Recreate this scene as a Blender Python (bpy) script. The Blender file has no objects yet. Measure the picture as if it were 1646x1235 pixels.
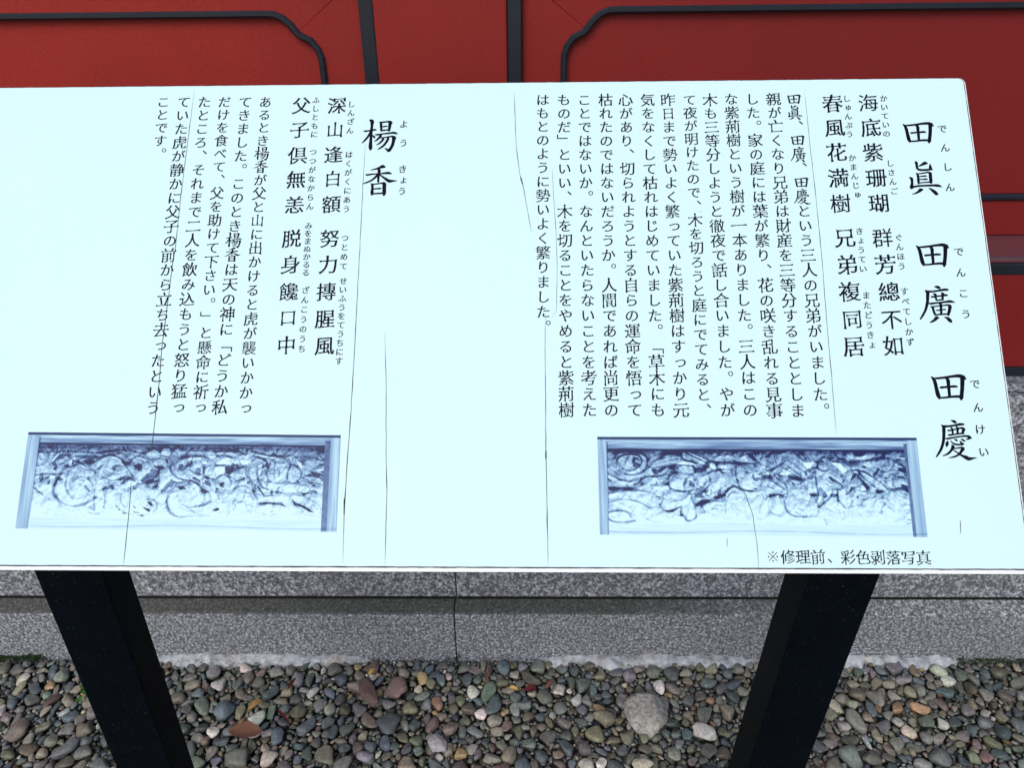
import bpy, bmesh, math, random
import numpy as np
from mathutils import Vector, Matrix, noise
random.seed(7); RNG = np.random.default_rng(11)
S = bpy.context.scene; C = S.collection
R = math.radians

# ------------------------------------------------------------------ camera
F_PX, CX, CY = 1240.0, 823.0, 617.5
PITCH = R(29.0); CAM = Vector((0, 0, 1.55))
ct, st = math.cos(PITCH), math.sin(PITCH)
ry = .0164*ct - .0028*st; rz = -.0164*st - .0028*ct
Fw = Vector((-.0164, ct, -st)).normalized()
Rt = Vector((1, ry, rz)); Rt = (Rt - Fw*Rt.dot(Fw)).normalized()
Up = Rt.cross(Fw).normalized()
cd = bpy.data.cameras.new('camera'); cam = bpy.data.objects.new('camera', cd); C.objects.link(cam)
cd.sensor_fit = 'HORIZONTAL'; cd.sensor_width = 36; cd.lens = 36*F_PX/1646; cd.clip_start = .01; cd.clip_end = 400
M3 = Matrix((Rt, Up, -Fw)).transposed()
cam.matrix_world = Matrix.Translation(CAM) @ M3.to_4x4()
S.camera = cam
# ------------------------------------------------------------------ light
SUN_EL, SUN_AZ = R(42), R(198)
w = bpy.data.worlds.new('World'); S.world = w; w.use_nodes = True
nt = w.node_tree; bg = nt.nodes['Background']
sky = nt.nodes.new('ShaderNodeTexSky'); sky.sky_type = 'NISHITA'; sky.sun_disc = False
sky.sun_elevation = SUN_EL; sky.sun_rotation = SUN_AZ; sky.air_density = 1.0; sky.dust_density = 3.0; sky.ozone_density = 1.5
nt.links.new(sky.outputs[0], bg.inputs[0]); bg.inputs[1].default_value = .15
sl = bpy.data.lights.new('sun', 'SUN'); sl.energy = 1.0; sl.angle = R(28); sl.color = (1, .97, .92)
so = bpy.data.objects.new('sun', sl); C.objects.link(so)
sd = Vector((math.sin(SUN_AZ)*math.cos(SUN_EL), math.cos(SUN_AZ)*math.cos(SUN_EL), math.sin(SUN_EL)))
so.rotation_euler = sd.to_track_quat('Z', 'Y').to_euler(); so.location = (0, -3, 6)
S.view_settings.view_transform = 'Standard'; S.view_settings.look = 'None'
S.view_settings.exposure = .1; S.view_settings.gamma = 1

# ------------------------------------------------------------------ projection helpers: photo pixel -> point on a real plane
def ray(px, py):
    return (Fw*F_PX + Rt*(px-CX) - Up*(py-CY)).normalized()
def hit(px, py, P, n):
    d = ray(px, py); return CAM + d*((P-CAM).dot(n)/d.dot(n))
def atY(px, py, Y): return hit(px, py, Vector((0, Y, 0)), Vector((0, 1, 0)))
def atZ(px, py, Z): return hit(px, py, Vector((0, 0, Z)), Vector((0, 0, 1)))
def proj(P):
    q = P-CAM; z = q.dot(Fw); return CX+q.dot(Rt)/z*F_PX, CY-q.dot(Up)/z*F_PX
def camdir(x, y, z): return (Rt*x + Up*y + Fw*z).normalized()

# ------------------------------------------------------------------ materials
def new_mat(name):
    m = bpy.data.materials.new(name); m.use_nodes = True
    t = m.node_tree; return m, t, t.nodes, t.links, t.nodes['Principled BSDF']
def nd(n, ty, **kw):
    o = n.new(ty)
    for k, v in kw.items(): setattr(o, k, v)
    return o
def noise_tex(n, l, scale, detail=6, rough=.6, coord='Object', stretch=None):
    tc = n.new('ShaderNodeTexCoord'); t = n.new('ShaderNodeTexNoise')
    t.inputs['Scale'].default_value = scale; t.inputs['Detail'].default_value = detail; t.inputs['Roughness'].default_value = rough
    if stretch:
        mp = n.new('ShaderNodeMapping'); mp.inputs['Scale'].default_value = stretch
        l.new(tc.outputs[coord], mp.inputs[0]); l.new(mp.outputs[0], t.inputs[0])
    else: l.new(tc.outputs[coord], t.inputs[0])
    return t.outputs[0]
def ramp(n, l, src, stops, interp='LINEAR'):
    r = n.new('ShaderNodeValToRGB'); r.color_ramp.interpolation = interp
    e = r.color_ramp.elements
    while len(e) < len(stops): e.new(.5)
    for k, (p, c) in enumerate(stops):
        e[k].position = p; e[k].color = (*c, 1) if len(c) == 3 else c
    l.new(src, r.inputs[0]); return r.outputs[0]
def mix(n, l, f, a, b, mode='MIX'):
    m = n.new('ShaderNodeMix'); m.data_type = 'RGBA'; m.blend_type = mode
    for sock, v in ((m.inputs[0], f), (m.inputs[6], a), (m.inputs[7], b)):
        if hasattr(v, 'is_output'): l.new(v, sock)
        elif isinstance(v, tuple): sock.default_value = (*v, 1)
        else: sock.default_value = v
    return m.outputs[2]
def bump(n, l, b, src, dist, strength=1):
    bp = n.new('ShaderNodeBump'); bp.inputs['Distance'].default_value = dist; bp.inputs['Strength'].default_value = strength
    l.new(src, bp.inputs['Height']); l.new(bp.outputs[0], b.inputs['Normal'])

def paint_mat(name, c1, c2, rough=.42):
    m, t, n, l, b = new_mat(name)
    a = noise_tex(n, l, 1.6, 5, .6); s = noise_tex(n, l, 260, 3, .7)
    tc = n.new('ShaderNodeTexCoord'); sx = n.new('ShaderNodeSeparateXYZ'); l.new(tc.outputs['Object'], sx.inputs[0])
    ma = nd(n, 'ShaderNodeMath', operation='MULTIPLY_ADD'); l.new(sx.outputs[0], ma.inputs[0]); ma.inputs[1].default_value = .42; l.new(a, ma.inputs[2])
    col = mix(n, l, ramp(n, l, ma.outputs[0], [(.12, (0,)*3), (.62, (1,)*3)]), tuple(x*1.38 for x in c1), c2)  # brighter towards the left: warm reflected light put into the paint colour
    col = mix(n, l, ramp(n, l, s, [(.35, (.45,)*3), (.7, (0,)*3)]), col, tuple(x*.55 for x in c1))
    dirt = noise_tex(n, l, 22, 8, .75, stretch=(1, 1, .25))
    col = mix(n, l, ramp(n, l, dirt, [(.55, (0,)*3), (.8, (.35,)*3)]), col, tuple(x*.6+.012 for x in c1))
    l.new(col, b.inputs['Base Color']); b.inputs['Roughness'].default_value = rough
    b.inputs['Specular IOR Level'].default_value = .22
    bump(n, l, b, s, .0012, .35); return m
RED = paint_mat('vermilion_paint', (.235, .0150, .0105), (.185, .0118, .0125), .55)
RED_WORN = paint_mat('worn_vermilion_paint', (.20, .075, .085), (.14, .05, .06), .3)
def black_mat(name, c, rough, spk=.0):
    m, t, n, l, b = new_mat(name)
    a = noise_tex(n, l, 14, 6, .7); s = noise_tex(n, l, 420, 2, .5)
    col = mix(n, l, a, c, tuple(x*2.2+.002 for x in c))
    if spk: col = mix(n, l, ramp(n, l, s, [(.70, (0,)*3), (.76, (spk,)*3)]), col, (.16, .17, .18))
    l.new(col, b.inputs['Base Color']); b.inputs['Roughness'].default_value = rough
    b.inputs['Specular IOR Level'].default_value = .3
    bump(n, l, b, s, .0004, .4); return m
BLACK = black_mat('black_lacquer', (.006, .009, .014), .38)
POST = black_mat('black_painted_steel', (.0006, .0017, .0032), .45, .35)
POST.node_tree.nodes['Principled BSDF'].inputs['Specular IOR Level'].default_value = .05
def granite_mat(name, tint, grime=0.0, ledge=False):
    m, t, n, l, b = new_mat(name)
    s1 = noise_tex(n, l, 165, 2, .6); s2 = noise_tex(n, l, 105, 3, .7); big = noise_tex(n, l, 4, 5, .6)
    col = ramp(n, l, s1, [(.34, (.05, .053, .06)), (.45, (.20, .205, .215)), (.55, (.38, .385, .39)), (.66, (.68, .68, .67))])
    col = mix(n, l, ramp(n, l, s2, [(.4, (.8,)*3), (.52, (0,)*3)]), col, (.07, .073, .08))
    col = mix(n, l, 1.0, col, tint, 'MULTIPLY')
    col = mix(n, l, ramp(n, l, big, [(.35, (0,)*3), (.75, (.35,)*3)]), col, (.10, .10, .095))
    if grime:
        tc = n.new('ShaderNodeTexCoord'); sp = n.new('ShaderNodeSeparateXYZ'); l.new(tc.outputs['Object'], sp.inputs[0])
        g = noise_tex(n, l, 9, 7, .7)
        ad = nd(n, 'ShaderNodeMath', operation='MULTIPLY_ADD'); l.new(sp.outputs[0], ad.inputs[0])
        ad.inputs[1].default_value = -.55; ad.inputs[2].default_value = .43
        a2 = nd(n, 'ShaderNodeMath', operation='ADD'); l.new(ad.outputs[0], a2.inputs[0]); l.new(g, a2.inputs[1])
        f = ramp(n, l, a2.outputs[0], [(.5, (0,)*3), (.85, (grime,)*3)])
        sp2 = ramp(n, l, noise_tex(n, l, 150, 3, .7), [(.35, (.022, .025, .022)), (.52, (.060, .064, .056)), (.66, (.12, .125, .115)), (.74, (.3, .31, .3))])
        col = mix(n, l, f, col, sp2)
    l.new(col, b.inputs['Base Color']); b.inputs['Roughness'].default_value = .75
    bump(n, l, b, s1, .0012, .6); return m
GRANITE = granite_mat('grey_granite', (.82, .87, .97))
GRANITE_L = granite_mat('grimy_granite_ledge', (.9, .95, 1.0), .93)

def plain(name, c, rough=.6, spec=.4):
    m, t, n, l, b = new_mat(name); b.inputs['Base Color'].default_value = (*c, 1)
    b.inputs['Roughness'].default_value = rough; b.inputs['Specular IOR Level'].default_value = spec; return m
def sheet_mat():
    m, t, n, l, b = new_mat('white_print_film')
    a = noise_tex(n, l, 3.5, 5, .6); sp = noise_tex(n, l, 90, 2, .5); st_ = noise_tex(n, l, 14, 6, .7, stretch=(1, .3, 1))
    col = mix(n, l, a, (.56, .785, .835), (.595, .81, .845))
    col = mix(n, l, ramp(n, l, sp, [(.755, (0,)*3), (.79, (.5,)*3)]), col, (.42, .55, .58))
    col = mix(n, l, ramp(n, l, st_, [(.62, (0,)*3), (.85, (.22,)*3)]), col, (.50, .68, .72))
    l.new(col, b.inputs['Base Color']); b.inputs['Roughness'].default_value = .5; b.inputs['Specular IOR Level'].default_value = .25
    bump(n, l, b, a, .002, .15); return m
SHEET = sheet_mat()
PLATE = plain('white_aluminium_plate', (.75, .80, .82), .45)
GAPM = plain('dirty_sealant', (.03, .028, .045), .8)
INK = plain('printed_black_ink', (.002, .002, .012), .6, .1)
def crack_mat():
    m, t, n, l, b = new_mat('film_crack_dirt')
    a = noise_tex(n, l, 25, 3, .6)
    l.new(ramp(n, l, a, [(.35, (.008, .007, .012)), (.7, (.07, .085, .11))]), b.inputs['Base Color']); b.inputs['Roughness'].default_value = .8
    return m
CRACK = crack_mat()

# ------------------------------------------------------------------ object helpers
def link(name, me, mat=None, parent=None, loc=None, **props):
    o = bpy.data.objects.new(name, me); C.objects.link(o)
    if mat is not None and me is not None and not me.materials: me.materials.append(mat)
    if parent: o.parent = parent
    if loc is not None: o.location = loc
    for k, v in props.items(): o[k] = v
    return o
def mesh(name, vs, fs, smooth=False):
    me = bpy.data.meshes.new(name); me.from_pydata([tuple(v) for v in vs], [], fs); me.update()
    if smooth: me.shade_smooth()
    return me
def bevelled(bm, w_, seg=2):
    bmesh.ops.recalc_face_normals(bm, faces=bm.faces)
    if w_: bmesh.ops.bevel(bm, geom=[e for e in bm.edges if e.calc_face_angle(0) > .4], offset=w_, segments=seg, affect='EDGES', profile=.6)
def box(name, x0, x1, y0, y1, z0, z1, mat, parent=None, bev=.002, **props):
    bm = bmesh.new(); v = [bm.verts.new(p) for p in ((x0,y0,z0),(x1,y0,z0),(x1,y1,z0),(x0,y1,z0),(x0,y0,z1),(x1,y0,z1),(x1,y1,z1),(x0,y1,z1))]
    for f in ((0,3,2,1),(4,5,6,7),(0,1,5,4),(1,2,6,5),(2,3,7,6),(3,0,4,7)): bm.faces.new([v[i] for i in f])
    bevelled(bm, bev); me = bpy.data.meshes.new(name); bm.to_mesh(me); bm.free(); return link(name, me, mat, parent, **props)
def prism_xz(name, pts, y0, y1, mat, parent=None, bev=.0015, **props):
    """polygon in the facade plane (x,z), extruded in depth"""
    bm = bmesh.new(); a = [bm.verts.new((x, y0, z)) for x, z in pts]; b = [bm.verts.new((x, y1, z)) for x, z in pts]
    bm.faces.new(a); bm.faces.new(b[::-1]); n = len(pts)
    for i in range(n): bm.faces.new((a[i], b[i], b[(i+1) % n], a[(i+1) % n]))
    bevelled(bm, bev, 1); me = bpy.data.meshes.new(name); bm.to_mesh(me); bm.free(); return link(name, me, mat, parent, **props)
def extrude_x(name, prof, x0, x1, mat, parent=None, bev=.0015, **props):
    """profile (y,z) swept along x"""
    bm = bmesh.new(); a = [bm.verts.new((x0, y, z)) for y, z in prof]; b = [bm.verts.new((x1, y, z)) for y, z in prof]
    bm.faces.new(a); bm.faces.new(b[::-1]); n = len(prof)
    for i in range(n): bm.faces.new((a[i], b[i], b[(i+1) % n], a[(i+1) % n]))
    bevelled(bm, bev, 2); me = bpy.data.meshes.new(name); bm.to_mesh(me); bm.free(); return link(name, me, mat, parent, **props)
def empty(name, loc=(0,0,0), **props):
    o = bpy.data.objects.new(name, None); C.objects.link(o); o.location = loc
    for k, v in props.items(): o[k] = v
    return o

# ================================================================== HALL: plinth, beam, panelled wall
YS0, YS1, YB, YW = 1.37, 1.425, 1.475, 1.63
z_low = atY(823, 988, YS0).z; 
YS1 = YS0 + .045
z_low2 = atY(823, 964, YS1).z
z_c1 = atY(1635, 642, YS1).z; z_c0 = atY(1635, 634, YS1+.012).z
z_sl = atY(1635, 604, YB).z; z_bt = atY(1635, 440, YB).z
z_lt = atY(1635, 415, YB+.02).z
z_w0 = atY(1635, 380, YW).z
XL, XR = -5.2, 5.2
jx = atY(731, 1010, YS0).x
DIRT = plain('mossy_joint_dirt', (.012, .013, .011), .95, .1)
plinth = empty('stone_plinth', (0, YS0, 0), label='grey speckled granite base course under the red wooden wall', category='stone plinth')
def pl(fn, *a, **k):
    o = fn(*a, **k); o.parent = plinth; o.matrix_parent_inverse = Matrix.Translation((0, -YS0, 0)); return o
xs_low = [XL, jx-3.1, jx-1.55, jx, jx+1.62, jx+3.2, XR]
for i in range(6):
    a, b = xs_low[i]+.0012, xs_low[i+1]-.0012
    pl(extrude_x, 'granite_block', [(YS0, -.06), (YS0+.3, -.06), (YS0+.3, z_low-.004), (YS0, z_low-.004)], a, b, GRANITE, bev=.003)
    # sloping weathered ledge of the same course
    pl(extrude_x, 'granite_ledge', [(YS0+.002, z_low-.0035), (YS0+.25, z_low-.0035), (YS0+.25, z_low2+.004), (YS1+.004, z_low2+.003), (YS0+.004, z_low+.001)], a, b, GRANITE_L, bev=.0015)
    o = 0.004
    pl(extrude_x, 'granite_block', [(YS1, z_low2+.009), (YS1+.2, z_low2+.009), (YS1+.2, z_c0), (YS1+.012, z_c0), (YS1, z_c1)], a+o, b+o, GRANITE, bev=.002)
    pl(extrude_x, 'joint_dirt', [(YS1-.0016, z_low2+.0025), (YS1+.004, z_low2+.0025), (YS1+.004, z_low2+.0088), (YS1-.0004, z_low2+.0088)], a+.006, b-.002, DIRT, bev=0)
    pl(extrude_x, 'granite_block', [(YS1+.014, z_c0+.004), (YS1+.3, z_c0+.004), (YS1+.3, z_sl-.001), (YS1+.014, z_sl-.001)], a, b, GRANITE, bev=.003)
# white lumpy mortar footing along the foot of the plinth
def mortar():
    m, t, n, l, b = new_mat('crumbly_mortar')
    a = noise_tex(n, l, 40, 7, .75); c = noise_tex(n, l, 9, 4, .6)
    col = ramp(n, l, a, [(.3, (.10, .11, .12)), (.5, (.36, .39, .42)), (.7, (.62, .64, .66))])
    col = mix(n, l, ramp(n, l, c, [(.55, (0,)*3), (.7, (.6,)*3)]), col, (.30, .20, .12))
    l.new(col, b.inputs['Base Color']); b.inputs['Roughness'].default_value = .95; bump(n, l, b, a, .004, .8); return m
MORT = mortar()
def footing(px0, px1):
    X0, X1 = atZ(px0, 1075, .01).x, atZ(px1, 1075, .01).x; n = int((X1-X0)/.006); vs = []; fs = []; K = 7
    for i in range(n+1):
        x = X0+(X1-X0)*i/n; e = min(1, 6*i/n, 6*(n-i)/n)**.6
        out = max(.004, .024+.026*noise.noise(Vector((x*11, 1, 0)))+.013*noise.noise(Vector((x*45, 3, 0))))*e
        for k in range(K):
            t = k/(K-1); y = YS0+.004-out*math.sin(t*1.57)-.004*t
            z = (.020+.012*noise.noise(Vector((x*14, 8, 0))))*math.cos(t*1.57)**.7*e - .012 + .006*noise.noise(Vector((x*60, t*6, 5)))
            vs.append((x, y, z))
    for i in range(n):
        for k in range(K-1): a = i*K+k; fs.append((a, a+1, a+K+1, a+K))
    return pl(link, 'mortar_footing', mesh('mortar', vs, fs, True), MORT)
footing(215, 590); footing(862, 1235); footing(1320, 1560)

wall = empty('temple_wall', (0, YW, 0), label='vermilion wooden temple wall of panels edged with black mouldings', category='wall')
def wl(fn, *a, **k):
    o = fn(*a, **k); o.parent = wall; o.matrix_parent_inverse = Matrix.Translation((0, -YW, 0)); return o
# ground beam
zb_r0 = atY(1635, 590, YB).z; zb_b1 = atY(1635, 441, YB).z; zb_top = atY(1635, 424, YB).z
ledge_z = atY(1635, 418, YB+.008).z
wl(extrude_x, 'black_base_strip', [(YB-.003, z_sl), (YB+.14, z_sl), (YB+.14, zb_r0), (YB-.003, zb_r0)], XL, XR, BLACK, bev=.002)
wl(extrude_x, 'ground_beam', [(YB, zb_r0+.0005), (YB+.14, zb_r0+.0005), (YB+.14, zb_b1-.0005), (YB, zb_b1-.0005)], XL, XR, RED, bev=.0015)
wl(extrude_x, 'beam_edge_strip', [(YB-.003, zb_b1), (YB+.012, zb_b1), (YB+.012, zb_top), (YB-.003, zb_top)], XL, XR, BLACK, bev=.002)
wl(extrude_x, 'beam_ledge', [(YB+.0125, zb_b1), (YW+.03, zb_b1), (YW+.03, ledge_z+.003), (YB+.0125, ledge_z)], XL, XR, RED_WORN, bev=.001)
wl(extrude_x, 'worn_beam_lip', [(YB+.0128, ledge_z-.004), (YB+.024, ledge_z-.004), (YB+.024, ledge_z+.0022), (YB+.0128, ledge_z+.0012)], XL, XR, paint_mat('bare_worn_edge', (.20, .19, .21), (.07, .05, .07), .4), bev=.0006)
# pillar
pxl0, pxl1 = atY(580, 70, YW-.03).x, atY(604, 70, YW-.03).x
pxr0, pxr1 = atY(815, 70, YW-.03).x, atY(839, 70, YW-.03).x
ZT = 2.35
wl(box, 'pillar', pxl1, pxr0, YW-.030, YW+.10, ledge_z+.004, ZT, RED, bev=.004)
for a, b in ((pxl0, pxl1), (pxr0, pxr1)):
    wl(box, 'black_pillar_edge', a, b-.0004, YW-.024, YW+.09, ledge_z+.004, ZT, BLACK, bev=.003)
# panels: black ogee-cornered bead between frame and recessed panel board
OG = [(.098, 0), (.082, -.001), (.067, -.007), (.053, -.019), (.042, -.034), (.034, -.040), (.018, -.047), (.006, -.062), (.0005, -.078), (0, -.092)]
zh = atY(1100, 14, YW-.006).z; zh_l = atY(300, 23.5, YW-.006).z
zlo = atY(1635, 317, YW-.006).z
def loop(xv0, xv1, zt, zb):
    """closed inner outline, counter-clockwise from top-left vertical end"""
    tl = [(xv0+dx, zt+dz) for dx, dz in OG][::-1]
    tr = [(xv1-dx, zt+dz) for dx, dz in OG]
    br = [(xv1-dx, zb-dz) for dx, dz in OG][::-1]
    bl = [(xv0+dx, zb-dz) for dx, dz in OG]
    return tl, tr, br, bl
def panel(xv0, xv1, xo0, xo1, zt, zb, zb2):
    tl, tr, br, bl = loop(xv0, xv1, zt, zb)
    path = tl+tr+br+bl; n = len(path); prof = [(-.0062, -.004), (-.0062, .0075), (-.003, .0105), (.003, .0105), (.0062, .0075), (.0062, -.004)]
    vs = []; fs = []; K = len(prof)
    for i in range(n):
        p0 = Vector(path[i-1]); p = Vector(path[i]); p1 = Vector(path[(i+1) % n])
        t = ((p-p0).normalized()+(p1-p).normalized()).normalized(); nn = Vector((-t.y, t.x))
        for a, d in prof: vs.append((p.x+nn.x*a, YW-d, p.y+nn.y*a))
    for i in range(n):
        j = (i+1) % n
        for k in range(K): fs.append((i*K+k, i*K+(k+1) % K, j*K+(k+1) % K, j*K+k))
    me = mesh('bead', vs, fs); wl(link, 'black_bead', me, BLACK)
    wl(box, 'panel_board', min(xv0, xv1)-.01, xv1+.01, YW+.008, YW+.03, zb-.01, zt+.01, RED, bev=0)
    def half(c): m = 5; return c[:m+1], c[m:]
    g = .0007; wd = .062
    k = 5
    tlA, tlB = tl[:len(tl)-4], tl[len(tl)-5:]      # vertical side up to the notch / notch to horizontal
    trA, trB = tr[:5], tr[4:]
    brA, brB = br[:len(br)-4], br[len(br)-5:]
    blA, blB = bl[:5], bl[4:]
    zt2 = zt+wd
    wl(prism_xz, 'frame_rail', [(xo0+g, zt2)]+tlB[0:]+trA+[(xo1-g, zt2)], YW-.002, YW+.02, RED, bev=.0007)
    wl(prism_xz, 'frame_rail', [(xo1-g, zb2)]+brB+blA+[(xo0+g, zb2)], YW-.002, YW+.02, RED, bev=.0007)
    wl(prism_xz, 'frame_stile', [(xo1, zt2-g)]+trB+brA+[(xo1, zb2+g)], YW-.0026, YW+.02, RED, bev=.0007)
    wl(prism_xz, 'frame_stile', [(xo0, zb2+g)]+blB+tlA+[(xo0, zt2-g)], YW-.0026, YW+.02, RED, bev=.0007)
xvL = atY(520, 118, YW-.006).x; xvR = atY(906, 115, YW-.006).x
wfr = .062
panel(xvL-1.35, xvL, xvL-1.35-(pxl0-xvL), pxl0-.0005, zh_l, zlo, ledge_z+.0045)
panel(xvR, xvR+1.35, pxr1+.0005, xvR+1.35+(xvR-pxr1), zh, zlo, ledge_z+.0045)
wp_ = pxr0-pxl1; eg = pxr1-pxr0
def extra_pillar(x0):                                   # a pillar with its two black edges, starting at x0
    wl(box, 'black_pillar_edge', x0+.0005, x0+eg, YW-.024, YW+.09, ledge_z+.004, ZT, BLACK, bev=.003)
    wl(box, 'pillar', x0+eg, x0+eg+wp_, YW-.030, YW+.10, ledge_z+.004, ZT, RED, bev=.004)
    wl(box, 'black_pillar_edge', x0+eg+wp_, x0+2*eg+wp_-.0005, YW-.024, YW+.09, ledge_z+.004, ZT, BLACK, bev=.003)
PW_ = 2*eg+wp_; fr_ = xvR-pxr1
xe = xvR+1.35+fr_; extra_pillar(xe); panel(xe+PW_+fr_, xe+PW_+fr_+1.35, xe+PW_+.0005, xe+PW_+2*fr_+1.35, zh, zlo, ledge_z+.0045)
xw = xvL-1.35-(pxl0-xvL); extra_pillar(xw-PW_); panel(xw-PW_-fr_-1.35, xw-PW_-fr_, xw-PW_-2*fr_-1.35, xw-PW_-.0005, zh_l, zlo, ledge_z+.0045)
zu = max(zh, zh_l)+.062
for a, b in ((XL, pxl0-.001), (pxr1+.001, XR)):
    wl(box, 'upper_rail', a, b, YW-.012, YW+.05, zu+.001, ZT, RED, bev=.003)
wl(box, 'backing_board', XL, XR, YW+.031, YW+.05, .5, ZT-.01, plain('dark_timber', (.03, .008, .007), .9), bev=0)
# bits of pale bird dirt lodged on the ledge
# ================================================================== GROUND
def soil_mat():
    m, t, n, l, b = new_mat('damp_soil'); a = noise_tex(n, l, 60, 7, .75); c = noise_tex(n, l, 5, 4, .6)
    col = ramp(n, l, a, [(.3, (.008, .008, .007)), (.7, (.045, .042, .035))])
    l.new(col, b.inputs['Base Color']); b.inputs['Roughness'].default_value = .9; bump(n, l, b, a, .01, .8); return m
gm = mesh('ground', [(-60, -60, -.03), (60, -60, -.03), (60, 60, -.03), (-60, 60, -.03)], [(0, 1, 2, 3)])
ground = link('ground', gm, soil_mat(), kind='structure')
# paved court behind the viewer
pave = plain('paving_far', (.22, .22, .21), .85)
box('pavement', -30, 30, -30, -.6, -.029, .03, pave, bev=.01)['kind'] = 'structure'

def pebble_mat():
    m, t, n, l, b = new_mat('river_pebble')
    at = n.new('ShaderNodeAttribute'); at.attribute_name = 'Col'
    a = noise_tex(n, l, 130, 6, .7); v = noise_tex(n, l, 600, 3, .6)
    col = mix(n, l, 1.0, at.outputs['Color'], ramp(n, l, a, [(.3, (.55,)*3), (.5, (.95,)*3), (.72, (1.5, 1.45, 1.35))]), 'MULTIPLY')
    col = mix(n, l, ramp(n, l, v, [(.62, (0,)*3), (.72, (.4,)*3)]), col, (.30, .30, .28))
    l.new(col, b.inputs['Base Color']); b.inputs['Roughness'].default_value = .5; b.inputs['Specular IOR Level'].default_value = .45
    bump(n, l, b, v, .0008, .5); return m
PEB = pebble_mat()
def ico(sub):
    bm = bmesh.new(); bmesh.ops.create_icosphere(bm, subdivisions=sub, radius=1)
    v = np.array([x.co[:] for x in bm.verts]); f = np.array([[q.index for q in x.verts] for x in bm.faces]); bm.free(); return v, f
ICO3, ICO2 = ico(3), ico(2)
PAL = [((.105, .110, .105), 20), ((.072, .090, .096), 17), ((.13, .13, .115), 15), ((.105, .106, .070), 14), ((.16, .148, .11), 10), ((.12, .105, .08), 8),
       ((.055, .080, .098), 7), ((.20, .205, .195), 6), ((.26, .18, .08), 2.4), ((.19, .10, .06), 1.6), ((.36, .355, .32), 2.4), ((.115, .078, .072), 3), ((.085, .110, .095), 8), ((.28, .26, .19), 2.4)]
PW = np.array([p[1] for p in PAL], float); PW /= PW.sum()
def pebble_geo(a, b, c, th, ico_, seed):
    rs = np.random.default_rng(seed); V, Fc = ico_
    P = V.copy()
    e = rs.uniform(.72, 1.0)                                    # slightly squared superellipsoid
    P = np.sign(P)*np.abs(P)**e
    for _ in range(7):                                           # flattened facets and bulges
        d = rs.normal(size=3); d /= np.linalg.norm(d); k = P@d; lim = rs.uniform(.55, .92)
        over = np.maximum(k-lim, 0); P -= np.outer(over*.85, d)
    ph = rs.uniform(0, 6, 6); fr = rs.uniform(1, 2.6, 6)
    P *= (1+.07*np.sin(P[:, 0]*fr[0]*2+ph[0])+.06*np.sin(P[:, 1]*fr[1]*2+ph[1])+.05*np.sin((P[:, 0]+P[:, 2])*fr[2]*2+ph[2]))[:, None]
    P[:, 0] *= 1+rs.uniform(-.35, .35)*P[:, 1]; P[:, 1] *= 1+rs.uniform(-.3, .3)*P[:, 0]
    P *= np.array([a, b, c])
    tx, ty = rs.normal(0, .16, 2)
    Rx = np.array([[1, 0, 0], [0, math.cos(tx), -math.sin(tx)], [0, math.sin(tx), math.cos(tx)]])
    Ry = np.array([[math.cos(ty), 0, math.sin(ty)], [0, 1, 0], [-math.sin(ty), 0, math.cos(ty)]])
    Rz = np.array([[math.cos(th), -math.sin(th), 0], [math.sin(th), math.cos(th), 0], [0, 0, 1]])
    return P@(Rz@Ry@Rx).T, Fc
def pack(x0, x1, y0, y1, sizes, seed, reserved=(), tol=.06, cell=.0015):
    rs = np.random.default_rng(seed); W = int((x1-x0)/cell); H = int((y1-y0)/cell); occ = np.zeros((H, W), bool); out = []
    for rx, ry_, rr in reserved:
        yy, xx = np.ogrid[:H, :W]; occ |= ((xx*cell+x0-rx)**2+(yy*cell+y0-ry_)**2) < rr*rr
    for amin, amax, tries in sizes:
        free = np.flatnonzero(~occ.ravel())
        if not len(free): break
        pick = rs.choice(free, min(tries, len(free)), replace=False)
        for p in pick:
            iy, ix = divmod(int(p), W)
            if occ[iy, ix]: continue
            a = rs.uniform(amin, amax); b = a*rs.uniform(.52, .95); th = rs.uniform(0, math.pi)
            r = int(a/cell)+1; ya, yb, xa, xb = iy-r, iy+r+1, ix-r, ix+r+1
            if ya < 0 or xa < 0 or yb > H or xb > W: continue
            yy, xx = np.mgrid[-r:r+1, -r:r+1]*cell
            u = xx*math.cos(th)+yy*math.sin(th); v = -xx*math.sin(th)+yy*math.cos(th)
            m = (np.abs(u/a)**2.3+np.abs(v/b)**2.3) < 1
            sub = occ[ya:yb, xa:xb]; tot = m.sum()
            if tot and (sub & m).sum() <= tol*tot:
                sub |= m; out.append((x0+ix*cell, y0+iy*cell, a, b, th))
    return out
def join_pebbles(name, geos, parent, **props):
    vs = []; fs = []; cs = []; o = 0
    for P, Fc, col in geos: vs.append(P); fs.append(Fc+o); cs.append(np.tile(np.array([*col, 1.0]), (len(P), 1))); o += len(P)
    vs = np.concatenate(vs); fs = np.concatenate(fs); cs = np.concatenate(cs)
    me = bpy.data.meshes.new(name); me.vertices.add(len(vs)); me.vertices.foreach_set('co', vs.ravel())
    me.loops.add(len(fs)*3); me.loops.foreach_set('vertex_index', fs.ravel().astype(np.int32))
    me.polygons.add(len(fs)); me.polygons.foreach_set('loop_start', np.arange(0, len(fs)*3, 3, dtype=np.int32))
    me.update(calc_edges=True); me.validate()
    at = me.color_attributes.new('Col', 'FLOAT_COLOR', 'POINT'); at.data.foreach_set('color', cs.ravel().astype(np.float32))
    me.shade_smooth(); return link(name, me, PEB, parent, **props)
def pick_col(rs):
    c = np.array(PAL[rs.choice(len(PAL), p=PW)][0]); c = c*.8+c.mean()*.2*np.array([1.02, 1.01, .97]); c = c*1.12; return c*rs.uniform(.75, 1.75)*(1+rs.normal(0, .05, 3))
rock_p = atZ(1036, 1150, 0.0)
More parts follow.
